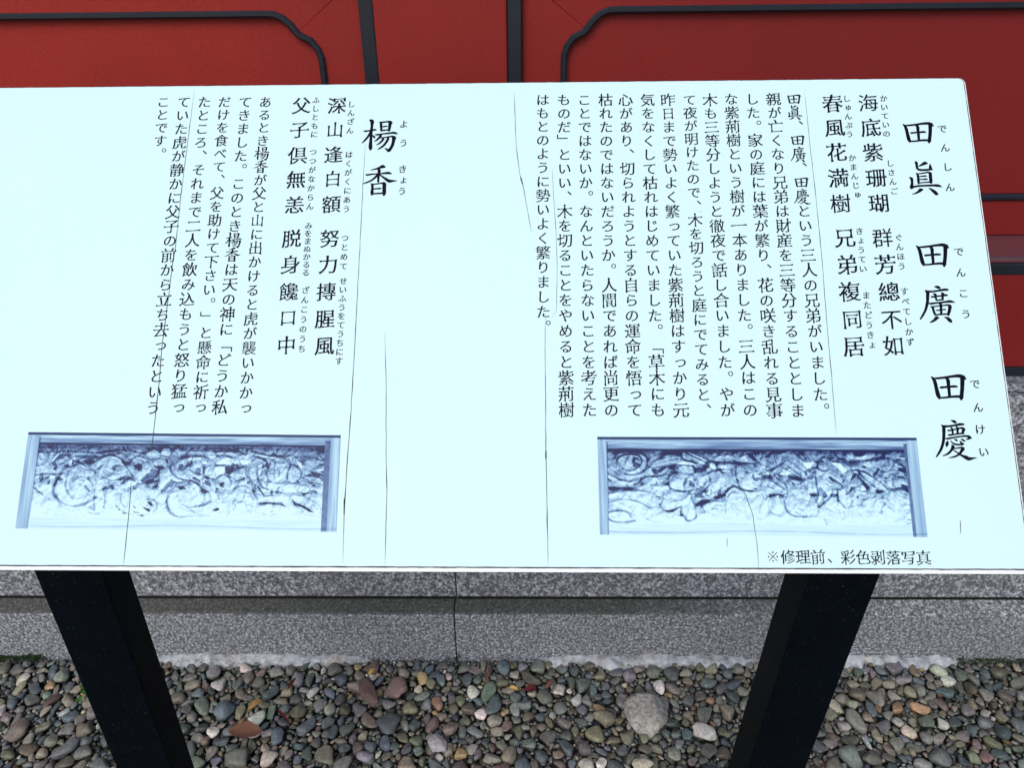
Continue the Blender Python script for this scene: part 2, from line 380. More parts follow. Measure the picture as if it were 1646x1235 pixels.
SIZES = [(.023, .031, 90), (.018, .0235, 800), (.0135, .018, 4500), (.0095, .0135, 15000), (.0065, .0095, 50000), (.0038, .0065, 90000)]
top = pack(-1.45, 1.45, .86, YS0-.002, SIZES, 3, reserved=[(rock_p.x, rock_p.y, .040)])
low = pack(-1.45, 1.45, .86, YS0-.002, [(.012, .017, 9000), (.007, .012, 30000)], 5, tol=.2)
rs = np.random.default_rng(21)
gravel = link('gravel_bed', mesh('gravel_bed_base', [(-6, -.6, -.026), (6, -.6, -.026), (6, YS0+.0, -.026), (-6, YS0+.0, -.026)], [(0, 1, 2, 3)]), soil_mat(), kind='structure')
vis = []; rest = []
for k, (x, y, a, b, th) in enumerate(top):
    c = min(a, b)*rs.uniform(.5, .8); z = -.012+c*rs.uniform(.3, .75)+rs.uniform(-.002, .004)
    px, py = proj(Vector((x, y, z))); seen = -30 < px < 1676 and 1040 < py < 1260
    col = pick_col(rs)
    hid = (60 < px < 300 and px-50 < (py-913)*.42+150 and px > 60+(py-913)*.42) or (px > 1190-(py-1200)*.3 and px < 1415-(py-925)*.385-6 and px > 1260-(py-923)*.29+4)
    vis.append((a*b if (seen and not hid) else 0, x, y, z, a, b, c, th, col, k))
vis.sort(key=lambda q: -q[0])
for i, (s, x, y, z, a, b, c, th, col, k) in enumerate(vis):
    seen = s > 0
    P, Fc = pebble_geo(a*1.02, b*1.02, c, th, ICO3 if (a > .009 and seen) else ICO2, 1000+k)
    if i < 290:
        o = join_pebbles('pebble', [(P, Fc, col)], gravel); o.location = (x, y, z)
    else: rest.append((P+np.array([x, y, z]), Fc, col))
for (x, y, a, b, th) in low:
    c = min(a, b)*.6; P, Fc = pebble_geo(a, b, c, th, ICO2, int(x*1e5) & 0xffff); rest.append((P+np.array([x, y, -.020+rs.uniform(-.003, .002)]), Fc, pick_col(rs)*.5))  # lower stones tinted darker: shade of the gaps put into their colour
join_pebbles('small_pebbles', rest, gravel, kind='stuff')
# cheaper gravel continuing towards the viewer's feet and to the sides
far = []
for bx0, bx1, by0, by1 in ((-1.6, 1.6, .2, .88), (-3.6, -1.43, .2, YS0-.01), (1.43, 3.6, .2, YS0-.01)):
    for (x, y, a, b, th) in pack(bx0, bx1, by0, by1, [(.022, .032, 1500), (.014, .022, 12000), (.009, .013, 20000)], int(100+bx0*7), cell=.003):
        c = min(a, b)*.65; P, Fc = pebble_geo(a, b, c, th, ICO2, int(x*1e5) & 0xffff); far.append((P+np.array([x, y, -.010]), Fc, pick_col(rs)))
join_pebbles('more_pebbles', far, gravel, kind='stuff')

# pale angular rock
def rock(name, px, py, wpx, hpx, col, mat, seed, hgt, label, cat, ang=0, sub=4):
    p = atZ(px, py, .005); s = (p-CAM).dot(Fw)/F_PX; a = wpx*s/2; b = hpx*s/2/math.sin(R(52))
    r2 = np.random.default_rng(seed); V, Fc = ico(sub); P = V.copy()
    for _ in range(16):
        d = r2.normal(size=3); d /= np.linalg.norm(d); k = P@d; lim = r2.uniform(.62, .9); P -= np.outer(np.maximum(k-lim, 0)*.95, d)
    for q in range(len(P)):
        P[q] *= 1+.05*noise.noise(Vector(P[q]*5))+.03*noise.noise(Vector(P[q]*14))
    P *= np.array([a*1.12, b*1.12, hgt])
    ca, sa = math.cos(ang), math.sin(ang); P = P@np.array([[ca, sa, 0], [-sa, ca, 0], [0, 0, 1]])
    o = link(name, mesh(name, P, Fc.tolist(), True), mat, loc=(p.x, p.y, .004), label=label, category=cat); return o
def rock_mat(name, c1, c2, c3):
    m, t, n, l, b = new_mat(name); a = noise_tex(n, l, 90, 7, .75); c = noise_tex(n, l, 300, 3, .6)
    col = ramp(n, l, a, [(.36, c1), (.5, c2), (.66, c3)]); col = mix(n, l, ramp(n, l, c, [(.6, (0,)*3), (.68, (.6,)*3)]), col, c1)
    l.new(col, b.inputs['Base Color']); b.inputs['Roughness'].default_value = .85; bump(n, l, b, a, .003, .8); return m
rock('rock', 1037, 1150, 74, 56, None, rock_mat('pale_rock', (.13, .12, .09), (.30, .30, .28), (.48, .49, .47)), 4, .034, 'large pale angular rock standing out among the small pebbles', 'rock', .4)
rock('rock', 705, 1197, 36, 24, None, rock_mat('white_rock', (.25, .24, .25), (.36, .35, .36), (.5, .5, .5)), 12, .014, 'smooth pale lilac oblong stone on the gravel in the middle', 'stone', -.8)
rock('rock', 1035, 1228, 34, 20, None, rock_mat('cream_rock', (.3, .28, .2), (.45, .43, .36), (.6, .58, .5)), 15, .014, 'small cream white stone below the large pale rock', 'stone', .2)
rock('rock', 592, 1113, 24, 46, None, rock_mat('maroon_rock', (.09, .055, .05), (.12, .075, .07), (.17, .11, .10)), 18, .014, 'long dark maroon stone with a white speck, near the plinth', 'stone', .55)

# fallen leaves
def leaf_mat(name, c1, c2):
    m, t, n, l, b = new_mat(name); a = noise_tex(n, l, 60, 5, .6)
    l.new(mix(n, l, a, c1, c2), b.inputs['Base Color']); b.inputs['Roughness'].default_value = .85; b.inputs['Specular IOR Level'].default_value = .12; return m
def leaf(px, py, L, W_, ang, curl, mat, label, lift=.012, tilt=.3):
    p = atZ(px, py, .012); n = 12; vs = []; fs = []
    for side in (0, 1):
        for i in range(n+1):
            t = i/n; wv = W_*math.sin(math.pi*t**.8)**.8*(1+.12*math.sin(t*19))
            for k in range(-2, 3):
                u = k/2; vs.append((L*(t-.5), u*wv*.5*math.cos(curl*u), abs(u)*wv*.5*math.sin(curl*abs(u))+.006*curl*math.sin(t*3.1)+.0008*side))
    K = 5; B = (n+1)*K
    for s in (0, 1):
        for i in range(n):
            for k in range(4):
                a = s*B+i*K+k; f = (a, a+K, a+K+1, a+1); fs.append(f if s else f[::-1])
    o = link('fallen_leaf', mesh('fallen_leaf', vs, fs, True), mat, loc=(p.x, p.y, .010+lift), label=label, category='leaf'); o.rotation_euler = (tilt, .1, ang)
    # midrib as a part
    link('midrib', mesh('midrib', [(-L*.62, -.0006, .002), (L*.45, -.0003, .002), (L*.45, .0003, .002), (-L*.62, .0006, .002), (-L*.62, 0, .0032), (L*.45, 0, .003)], [(0,1,5,4), (3,4,5,2), (0,4,3), (1,2,5)]), mat, o)
    return o
tan = leaf_mat('tan_leaf', (.42, .27, .11), (.30, .19, .09)); maroon = leaf_mat('maroon_leaf', (.11, .02, .025), (.07, .018, .02)); pink = leaf_mat('pink_leaf', (.25, .11, .09), (.16, .07, .06))
leaf(396, 1188, .080, .040, 3.05, .35, leaf_mat('brown_leaf', (.17, .085, .058), (.10, .05, .036)), 'broad reddish brown dead leaf with pointed tip, right of the left post', lift=.026, tilt=-.22)
leaf(411, 1140, .040, .024, .9, .9, tan, 'yellow tan curled dry leaf above the broad reddish brown leaf')
leaf(470, 1105, .040, .010, 1.3, .8, maroon, 'narrow dark red leaf standing near the white mortar, centre left')
leaf(458, 1157, .050, .010, -.7, .7, maroon, 'dark red slender leaf lying right of the tan curled leaf')
leaf(785, 1088, .055, .008, 1.35, .6, pink, 'thin pinkish brown leaf leaning near the plinth right of its joint')
leaf(853, 1114, .030, .022, .3, .6, maroon, 'broad wine red leaf on the gravel beside a pink one')
leaf(883, 1106, .040, .013, .9, .7, pink, 'pink brown leaf folded lengthwise beside the broad wine red leaf')
leaf(826, 1113, .024, .012, -.2, .5, leaf_mat('yellow_leaf', (.5, .35, .12), (.4, .26, .08)), 'small golden yellow leaf left of the broad wine red leaf')
leaf(598, 1087, .022, .016, .8, .8, leaf_mat('gold_leaf', (.5, .36, .11), (.4, .26, .08)), 'little round yellow leaf above the long maroon stone')
# moss and weeds
def moss_patch(px, py, wpx, n, label, seed, green=(.014, .036, .005), sz=.0035, yoff=.02):
    p = atZ(px, py, .0); s = (p-CAM).dot(Fw)/F_PX; r2 = random.Random(seed); vs = []; fs = []
    for _ in range(n):
        x = p.x+r2.uniform(-.5, .5)*wpx*s
        dn = .5+noise.noise(Vector((x*22, seed, 1)))+.5*noise.noise(Vector((x*70, seed, 1)))
        if r2.random() > dn+.15: continue
        y = YS0-abs(r2.gauss(0, yoff*.5))*(.4+dn)-.001; z = -.004+r2.uniform(-.006, .016)*max(.2, dn)
        a = r2.uniform(0, 6.28); L = sz*r2.uniform(.5, 1.3); d = Vector((math.cos(a), math.sin(a), r2.uniform(.3, 1.3))).normalized()*L; q = d.cross(Vector((0, 0, 1))).normalized()*L*.35
        b = len(vs); P = Vector((x, y, z)); vs += [P-q*.5, P+q*.5, P+d*.6+q, P+d, P+d*.6-q]; fs.append((b, b+1, b+2, b+3, b+4))
    m = plain('moss_green', green, .8, .2) if 'moss_green' not in bpy.data.materials else bpy.data.materials['moss_green']
    return link('moss', mesh('moss', vs, fs), m, kind='stuff', label=label, category='moss')
moss_patch(25, 1060, 90, 1500, 'green moss at the foot of the granite, far left', 1)
moss_patch(320, 1083, 120, 500, 'dark moss under the white mortar right of the left post', 2, yoff=.08)
moss_patch(729, 1056, 26, 130, 'tuft of green moss at the joint between two granite blocks', 3)
moss_patch(1600, 1063, 120, 1100, 'green moss at the foot of the granite, far right', 4)
wp = atZ(137, 1118, .01)
weed = empty('weed', (wp.x, wp.y, 0), label='small bright green weed beside the left post', category='weed')
wm = plain('weed_green', (.035, .13, .012), .5)
for (dx, dy, r, h) in ((-.006, .018, .011, .022), (.004, .0, .010, .024), (-.004, -.018, .008, .018)):
    vs = [(dx, dy, h)]+[(dx+r*math.cos(a)*(1+.1*math.sin(5*a)), dy+r*math.sin(a), h+.003*math.sin(2*a)) for a in np.linspace(0, 6.28, 13)[:-1]]
    bl = link('leaf', mesh('leaf', vs, [(0, i+1, (i+1) % 12+1) for i in range(12)], True), wm, weed)
    link('stem', mesh('stem', [(dx-.001, dy, h), (dx+.001, dy, h), (.0008, 0, 0), (-.0008, 0, 0)], [(0, 1, 2, 3)]), wm, bl)

# ================================================================== INFORMATION BOARD
bu = camdir(20, 5650, 1240)                    # up the slope
ba = camdir(52823, -177, -1240); ba = (ba-bu*ba.dot(bu)).normalized()   # across
bn = ba.cross(bu).normalized()
if bn.dot(Fw) > 0: bn = -bn
BO = CAM + ray(823, 919)*(.85/ray(823, 919).dot(Fw))
def B(px, py):
    q = hit(px, py, BO, bn)-BO; return q.dot(ba), q.dot(bu)
sign = empty('information_board', (BO.x, BO.y, 0), label='tilted white information board with Japanese text and two carving photographs', category='sign')
MB = Matrix((ba, bu, bn)).transposed().to_4x4(); MB.translation = BO
face = empty('x', (0,0,0)); bpy.data.objects.remove(face)
inv = Matrix.Translation(-sign.location)
def on_board(o, parent):
    o.parent = parent
    if parent is sign: o.matrix_local = inv @ MB
    return o
x1b, y1b = B(1646, 931.5); x1t, y1t = B(1553.5, 127)
xr = (B(1553.5, 180)[0]*0 + B(1566, 225)[0] + B(1641, 780)[0])/2
yt = (B(300, 134)[1]+B(1500, 127.5)[1])/2; yb = (B(200, 914.5)[1]+B(1500, 926.3)[1])/2
xl = B(-420, 500)[0]
print('board', xr-xl, yt-yb, bu.z, 'z', BO.z)
def rounded(x0, x1, y0, y1, r, seg=6):
    pts = []
    for cx_, cy_, a0 in ((x1-r, y1-r, 0), (x0+r, y1-r, 90), (x0+r, y0+r, 180), (x1-r, y0+r, 270)):
        for k in range(seg+1): a = R(a0+90*k/seg); pts.append((cx_+r*math.cos(a), cy_+r*math.sin(a)))
    return pts
def slab(name, pts, z0, z1, mat, parent, bev=0):
    bm = bmesh.new(); a = [bm.verts.new((x, y, z0)) for x, y in pts]; b = [bm.verts.new((x, y, z1)) for x, y in pts]; n = len(pts)
    bm.faces.new(a[::-1]); bm.faces.new(b)
    for i in range(n): bm.faces.new((a[i], a[(i+1) % n], b[(i+1) % n], b[i]))
    bmesh.ops.recalc_face_normals(bm, faces=bm.faces)
    if bev: bmesh.ops.bevel(bm, geom=[e for e in bm.edges if e.calc_face_angle(0) > .9], offset=bev, segments=2, affect='EDGES')
    me = bpy.data.meshes.new(name); bm.to_mesh(me); bm.free(); return on_board(link(name, me, mat), parent)
plate = slab('plate', rounded(xl, xr, yb, yt, .008), -.006, -.0008, PLATE, sign, .0007)
# sealant line, slightly irregular, then the printed film
def wobble(pts, amp, seed):
    out = []
    for i in range(len(pts)):
        p, q = Vector(pts[i]), Vector(pts[(i+1) % len(pts)]); n = max(1, int((q-p).length/.004))
        for k in range(n):
            c = p.lerp(q, k/n); d = noise.noise(Vector((c.x*60, c.y*60, seed)))*amp+noise.noise(Vector((c.x*240, c.y*240, seed)))*amp*.5
            nrm = Vector(((q-p).y, -(q-p).x)).normalized() if (q-p).length > 0 else Vector((0, 0)); out.append(tuple(c+nrm*d))
    return out
gap = slab('sealant_line', wobble(rounded(xl+.002, xr-.0018, yb+.0042, yt-.0006, .0075), .0005, 2), -.0007, -.0003, GAPM, plate)
film = slab('printed_film', wobble(rounded(xl+.003, xr-.0030, yb+.0056, yt-.0014, .0070), .0003, 5), -.00025, .0002, SHEET, plate)
ZP = .0004
# ---- glyphs: outlines of the font bent towards a brush-written textbook hand
KANA = set('ぁあぃいぅうぇえぉおかがきぎくぐけげこごさざしじすずせぜそぞただちぢっつづてでとどなにぬねのはばぱひびぴふぶぷへべぺほぼぽまみむめもゃやゅゆょよらりるれろわをん')
SMALL = set('っゃゅょ')
GL = {}
def glyph(ch, heavy=0):
    key = (ch, heavy)
    if key not in GL:
        if ch in BRUSH:
            GL[key] = brush_glyph(ch, heavy); return GL[key]
        if ch == '※':
            V = []; Fc = []
            for a in (45, 135):
                c_, s_ = math.cos(R(a)), math.sin(R(a)); o = len(V)
                for t_, u_ in ((-.42, -.022), (.42, -.022), (.42, .022), (-.42, .022)): V.append((t_*c_-u_*s_, t_*s_+u_*c_))
                Fc.append((o, o+1, o+2, o+3))
            for dx, dy in ((.3, 0), (-.3, 0), (0, .3), (0, -.3)):
                o = len(V); V += [(dx+.055*math.cos(k), dy+.055*math.sin(k)) for k in np.linspace(0, 6.283, 11)[:-1]]; Fc.append(tuple(range(o, o+10)))
            GL[key] = (np.array(V), Fc); return GL[key]
        for f_ in ((1.3, 1), (.9, 1), (.6, 1), (.3, 1), (0, 1), (.3, .6), (0, .5), (0, .2), (0, 0)):
            r_ = glyph_at(ch, heavy, f_)
            if r_[2] < .025: break
        else: print('bad glyph', ch, r_[2])
        GL[key] = r_[:2]
    return GL[key]
def glyph_at(ch, heavy, f_):
    src = {'「': '﹁', '」': '﹂'}.get(ch, ch)
    cu = bpy.data.curves.new('t', 'FONT'); cu.body = src; cu.resolution_u = 4
    o = bpy.data.objects.new('t', cu); C.objects.link(o)
    dg = bpy.context.evaluated_depsgraph_get(); c = o.evaluated_get(dg).to_curve(dg)
    polys = []
    for s in c.splines:
        bp = s.bezier_points; n = len(bp); P = []
        for i in range(n):
            a, b = bp[i], bp[(i+1) % n]; p0, p1, p2, p3 = a.co, a.handle_right, b.handle_left, b.co
            L = (p3-p0).length; flat = abs((p1-p0).cross(p3-p0).z)+abs((p2-p0).cross(p3-p0).z) < 1e-4*max(L, .01)
            st_ = (max(1, int(L/.09)) if flat else 5)
            for k in range(st_):
                t = k/st_
                q = p0.lerp(p3, t) if flat else p0*(1-t)**3+p1*3*t*(1-t)**2+p2*3*t*t*(1-t)+p3*t**3
                corner = (k == 0)
                bow = math.sin(math.pi*t) if (flat and L > .22) else 0
                P.append((q.x, q.y, corner, bow))
        if len(P) > 2: polys.append(P)
    bpy.data.objects.remove(o); bpy.data.curves.remove(cu)
    kana = ch in KANA; punct = ch in '、。「」※'
    areas = [sum(P[i][0]*P[(i+1) % len(P)][1]-P[(i+1) % len(P)][0]*P[i][1] for i in range(len(P))) for P in polys]
    sg = 1 if max(areas, key=abs) > 0 else -1               # fill lies left (+) of travel when sg=1
    f_, wf = f_; hx = (.010+heavy*.006)*wf; hy = (-.006+heavy*.006)*wf
    exp_area = 0; outs = []
    cu2 = bpy.data.curves.new('g', 'CURVE'); cu2.dimensions = '2D'; cu2.fill_mode = 'BOTH'
    for P in polys:
        n = len(P); out = []
        for i in range(n):
            x, y, cor, bow = P[i]; xp, yp = P[i-1][:2]; xn, yn = P[(i+1) % n][:2]
            d0 = Vector((x-xp, y-yp)); d1 = Vector((xn-x, yn-y))
            if d0.length < 1e-6 or d1.length < 1e-6: out.append((x, y)); continue
            d0.normalize(); d1.normalize(); t = (d0+d1); t = t.normalized() if t.length > 1e-4 else d0
            nx, ny = (t.y*sg, -t.x*sg)                         # outward
            if not punct:
                x += nx*(hx-.012*bow*f_); y += ny*(hy-.010*bow*f_)
                turn = (d0.x*d1.y-d0.y*d1.x)*sg
                if cor and turn > .6:                           # convex stroke-end corner: brush entry and stop
                    k = (.8 if kana else 1)*f_
                    if nx > 0 and ny > 0: x += .012*k; y += .026*k
                    elif nx > 0: x += .022*k; y -= .014*k
                    elif ny > 0: x -= .022*k; y += .020*k
                    else: x -= .008*k; y -= .016*k
                y += .065*(x-.5) if not kana else .02*(x-.5)
                x += .03*(y-.38) if kana else .0
            out.append((x, y))
        outs.append(out); exp_area += sg*sum(out[i][0]*out[(i+1) % n][1]-out[(i+1) % n][0]*out[i][1] for i in range(n))/2
        sp = cu2.splines.new('POLY'); sp.points.add(len(out)-1)
        for q, (x, y) in zip(sp.points, out): q.co = (x, y, 0, 1)
        sp.use_cyclic_u = True
    o2 = bpy.data.objects.new('g', cu2); C.objects.link(o2); dg = bpy.context.evaluated_depsgraph_get(); me = o2.evaluated_get(dg).to_mesh()
    V = np.array([v.co[:2] for v in me.vertices]); Fc = [tuple(p.vertices) for p in me.polygons]; 
    def ins(px_, py_):
        c_ = False
        for O in outs:
            for i_ in range(len(O)):
                (x0, y0), (x1, y1) = O[i_-1], O[i_]
                if (y0 > py_) != (y1 > py_) and px_ < (x1-x0)*(py_-y0)/(y1-y0)+x0: c_ = not c_
        return c_
    bad = sum(p.area for p in me.polygons if p.area > 1e-5 and not ins(p.center.x, p.center.y)); tot = sum(p.area for p in me.polygons)
    err = max(abs(tot/max(exp_area, 1e-6)-1), 3*bad/max(exp_area, 1e-6))
    V = V-np.array([.5, .38])
    sc = .90 if kana else {'田': .86, '口': .86, '日': .9, '白': .9, '中': .95, '同': .93, '眞': .95, '山': .92, '如': .95}.get(ch, 1.0)
    if ch in SMALL: V = V+np.array([.10, .06])
    if ch in '、。': V = V+np.array([.62, .56])*1.0
    V = V*sc
    bpy.data.objects.remove(o2); bpy.data.curves.remove(cu2)
    return V, Fc, err

# ---- brush-written characters traced stroke by stroke: (x, y, width) in a square cell seen at (px, py, size) on the board
BRUSH = {
'田': ((1446,183,60), [[(100,340,20),(160,390,60),(210,480,75),(250,640,78),(290,800,88),(320,880,80),(345,950,25)],[(180,385,30),(300,382,48),(500,360,50),(750,325,58),(920,315,75),(1000,335,90)],[(960,325,60),(1040,360,105),(1090,385,60),(1125,380,20)],
 [(1010,370,90),(1010,500,86),(1005,650,82),(990,800,80),(975,900,85),(970,970,30)],[(530,385,40),(590,430,78),(605,560,72),(620,700,66),(635,880,60)],[(355,620,20),(390,632,48),(600,612,44),(770,600,52),(865,605,35)],[(350,910,40),(500,905,42),(700,880,50),(860,872,56),(960,880,50)]]),
'眞': ((1455,255,64), [[(690,160,20),(620,140,80),(540,175,58),(460,220,35),(385,245,12)],[(290,90,18),(340,130,66),(355,220,56),(365,290,54),(430,345,56),(560,355,50),(700,345,52),(840,340,30)],[(765,170,20),(772,250,60),(785,325,80)],
 [(335,450,25),(380,500,52),(400,600,56),(405,700,58),(415,790,38)],[(370,475,28),(500,460,30),(620,440,35),(700,425,40),(780,460,70)],[(775,450,74),(780,560,72),(790,660,72),(795,740,66),(800,785,20)],[(425,560,24),(520,550,30),(620,540,38),(660,550,22)],
 [(430,650,30),(540,645,30),(650,638,42),(700,645,15)],[(440,755,30),(600,740,30),(760,730,36)],[(115,585,15),(190,620,66),(210,720,58),(205,820,66),(195,900,90),(190,940,30)],[(160,900,60),(260,875,52),(420,850,46),(620,840,46),(850,832,52),(980,835,66),(1060,850,52),(1125,880,22)],
 [(560,960,20),(480,970,80),(420,1020,60),(330,1070,40),(210,1108,12)],[(725,915,15),(820,970,58),(910,1040,80),(980,1110,70),(995,1135,20)]]),
'廣': ((1473,454,68), [[(515,130,15),(590,135,56),(650,155,66),(690,185,35)],[(245,240,15),(300,270,50),(450,270,42),(620,248,43),(780,220,52),(870,215,56),(930,220,30)],[(260,240,30),(320,290,70),(325,420,68),(320,560,64),(295,700,58),(250,840,50),(180,970,45),(110,1080,30)],
 [(425,415,30),(460,425,42),(600,410,32),(750,390,38),(860,375,46),(910,382,22)],[(475,330,12),(545,360,60),(560,440,45),(585,525,42)],[(710,300,12),(765,340,70),(760,420,52),(765,510,42)],[(570,525,30),(650,520,30),(760,505,36),(800,515,12)],
 [(350,610,20),(410,625,46),(560,605,40),(720,590,40),(880,568,48),(1000,560,56),(1115,585,18)],[(660,610,30),(705,650,64),(715,760,53),(720,850,50),(720,930,48)],[(405,705,15),(470,740,52),(500,840,50),(530,920,50),(550,970,25)],
 [(450,715,30),(600,695,28),(800,675,32),(920,665,40),(980,700,80)],[(975,700,80),(965,800,66),(940,900,62),(925,970,40)],[(990,705,50),(1030,715,18)],[(570,815,20),(640,820,32),(760,800,30),(850,797,30)],[(550,950,35),(700,940,36),(900,925,36)],
 [(660,1045,20),(590,1040,80),(540,1090,60),(470,1140,45),(390,1175,18)],[(805,1015,12),(900,1050,58),(970,1110,80),(1020,1165,45)]]),
'慶': ((1500,672,72), [[(480,70,15),(550,95,52),(600,120,58),(630,155,22)],[(215,200,15),(280,235,52),(420,232,40),(600,208,40),(740,180,52),(850,183,32)],[(240,210,30),(285,270,66),(290,420,62),(285,580,58),(262,720,55),(215,860,52),(150,980,43),(80,1080,25)],
 [(385,345,15),(430,352,34),(580,325,28),(720,290,34),(800,285,44),(850,320,58),(885,325,15)],[(840,320,66),(815,380,52),(805,420,48)],[(410,470,25),(450,478,38),(620,455,30),(760,435,35),(855,440,22)],[(470,255,20),(520,310,43),(530,380,40),(535,445,40)],
 [(620,235,20),(670,290,48),(668,360,44),(665,440,42)],[(330,570,20),(400,575,38),(560,545,35),(760,515,33),(920,505,43),(1000,540,66),(1055,570,20)],[(990,570,40),(940,590,30),(895,605,14)],[(400,640,20),(380,710,66),(362,790,35)],[(475,630,15),(530,695,32),(620,735,40),(750,740,36),(800,730,46),(845,715,22)],
 [(725,640,15),(770,690,46),(800,725,42)],[(575,590,15),(630,615,43),(660,645,22)],[(755,590,15),(820,615,43),(870,650,28)],[(505,755,30),(540,800,70),(505,880,48),(440,960,44),(370,1010,35),(260,1050,18)],[(560,850,30),(680,835,28),(780,820,36),(840,850,52)],
 [(820,845,76),(780,910,58),(735,980,48),(680,1030,38),(580,1075,35),(430,1105,16)],[(530,880,20),(620,935,28),(720,1000,36),(820,1060,52),(900,1095,80),(975,1130,72),(1080,1120,44),(1195,1103,10)]]),
'楊': ((578,186,66), [[(115,460,15),(170,465,40),(280,452,36),(440,425,42),(505,425,30)],[(300,125,25),(375,170,88),(375,280,60),(360,420,60),(348,560,58),(340,720,60),(330,880,78),(330,980,76),(325,1045,20)],[(350,470,60),(300,560,52),(230,660,46),(150,750,40),(70,825,18)],
 [(370,585,25),(420,620,44),(450,655,48),(460,675,15)],[(600,185,15),(640,230,52),(650,350,53),(655,460,46)],[(630,200,40),(760,190,36),(890,175,43),(950,210,76),(990,212,20)],[(925,200,86),(910,300,66),(895,400,60),(880,465,40)],[(660,340,25),(740,325,36),(840,318,26)],
 [(660,450,35),(780,432,34),(880,425,34)],[(470,560,15),(520,575,40),(700,548,34),(900,525,40),(1040,515,52),(1140,548,25)],[(600,580,30),(640,600,56),(590,660,48),(520,730,40),(445,775,15)],[(600,670,25),(720,660,28),(880,635,34),(1000,625,43),(1060,670,80),(1105,680,18)],
 [(1035,660,94),(1020,760,70),(990,880,66),(940,980,66),(880,1050,70),(845,1080,30)],[(760,970,12),(810,1010,40),(860,1040,66)],[(720,680,48),(680,750,48),(600,830,40),(510,880,15)],[(870,670,52),(820,770,52),(740,880,46),(640,960,40),(540,1015,16)]]),
'香': ((578,259,64), [[(800,195,25),(720,170,84),(620,205,52),(500,245,38),(350,280,18)],[(560,250,30),(610,290,74),(595,400,58),(585,520,54),(578,655,42)],[(190,415,25),(250,428,43),(400,405,35),(600,395,32),(780,375,46),(900,370,60),(990,390,26)],
 [(560,430,58),(480,510,48),(380,590,44),(260,650,38),(90,708,20)],[(620,420,30),(720,490,43),(820,560,62),(920,620,76),(1030,615,48),(1150,612,22)],[(345,695,15),(395,740,56),(395,860,58),(385,990,70),(380,1065,30)],[(380,720,30),(520,710,30),(660,690,36),(750,680,48),(800,720,66),(835,715,12)],
 [(770,700,84),(765,850,82),(765,1000,80),(745,1080,25)],[(420,865,30),(540,858,35),(640,850,38),(675,858,18)],[(400,1015,40),(560,1005,38),(730,998,40)]]),
}
EM57 = 57*(Vector(B(900, 500))-Vector(B(1000, 500))).length/100
def brush_glyph(ch, heavy):
    (ox, oy, sz), strokes = BRUSH[ch]; k = sz/1235; c = Vector(B(ox+sz/2, oy+sz/2)); V = []; Fc = []
    sc = (Vector(B(ox, oy+sz/2))-Vector(B(ox+sz, oy+sz/2))).length/1235/EM57*(1.42+.2*min(heavy, 1))
    for si, st_ in enumerate(strokes):
        P = [(*((Vector(B(ox+x*k, oy+y*k))-c)/EM57), w_*sc) for x, y, w_ in st_]; Q = []
        for i in range(len(P)-1):
            a = P[max(i-1, 0)]; b = P[i]; c2 = P[i+1]; d = P[min(i+2, len(P)-1)]
            for q in range(4):
                t = q/4; Q.append([.5*(2*b[j]+(c2[j]-a[j])*t+(2*a[j]-5*b[j]+4*c2[j]-d[j])*t*t+(-a[j]+3*b[j]-3*c2[j]+d[j])*t**3) for j in (0, 1, 2)])
        Q.append(list(P[-1])); n = len(Q); L = []; Rr = []
        for i in range(n):
            t = Vector(Q[min(i+1, n-1)][:2])-Vector(Q[max(i-1, 0)][:2]); t.normalize(); nn = Vector((-t.y, t.x))*max(Q[i][2], .006)/2; p = Vector(Q[i][:2])
            if i == 0: e0 = p-t*Q[i][2]*.35
            if i == n-1: e1 = p+t*Q[i][2]*.35
            L.append(p+nn); Rr.append(p-nn)
        o = len(V); z = si*.00012
        V += [(*q, z) for q in L]+[(*q, z) for q in Rr]+[(*e0, z), (*e1, z)]
        Fc += [(o+n+i, o+n+i+1, o+i+1, o+i) for i in range(n-1)]+[(o+2*n, o+n, o), (o+2*n+1, o+n-1, o+2*n-1)]
    return np.array(V), Fc
def text_obj(items, heavy=0, name='printed_text', mat=None):
    """items: (char, bx, by, em)"""
    vs = []; fs = []
    for ch, x, y, em in items:
        V, Fc = glyph(ch, heavy); o = len(vs)
        vs += [(x+v[0]*em, y+v[1]*em, ZP+(v[2]*em if len(v) > 2 else 0)) for v in V]; fs += [tuple(i+o for i in f) for f in Fc]
    return on_board(link(name, mesh(name, vs, fs), mat or INK), film)
def column(s, p0, p1, em=1.0, heavy=0, kcell=None, n=None, emabs=None):
    """characters evenly spaced on the board from pixel p0 (first centre) to p1 (last centre); space = empty cell"""
    a, b = Vector(B(*p0)), Vector(B(*p1)); n = n or len(s)-1; pitch = (b-a).length/n; e = emabs or pitch*em
    text_obj([(ch, *(a+(b-a)*(i/n)), e) for i, ch in enumerate(s) if ch not in ' 　'], heavy)
def chars(lst, em_px, heavy=0):
    e = em_px*(Vector(B(900, 500))-Vector(B(1000, 500))).length/100
    text_obj([(ch, *B(x, y), e) for ch, x, y in lst], heavy)
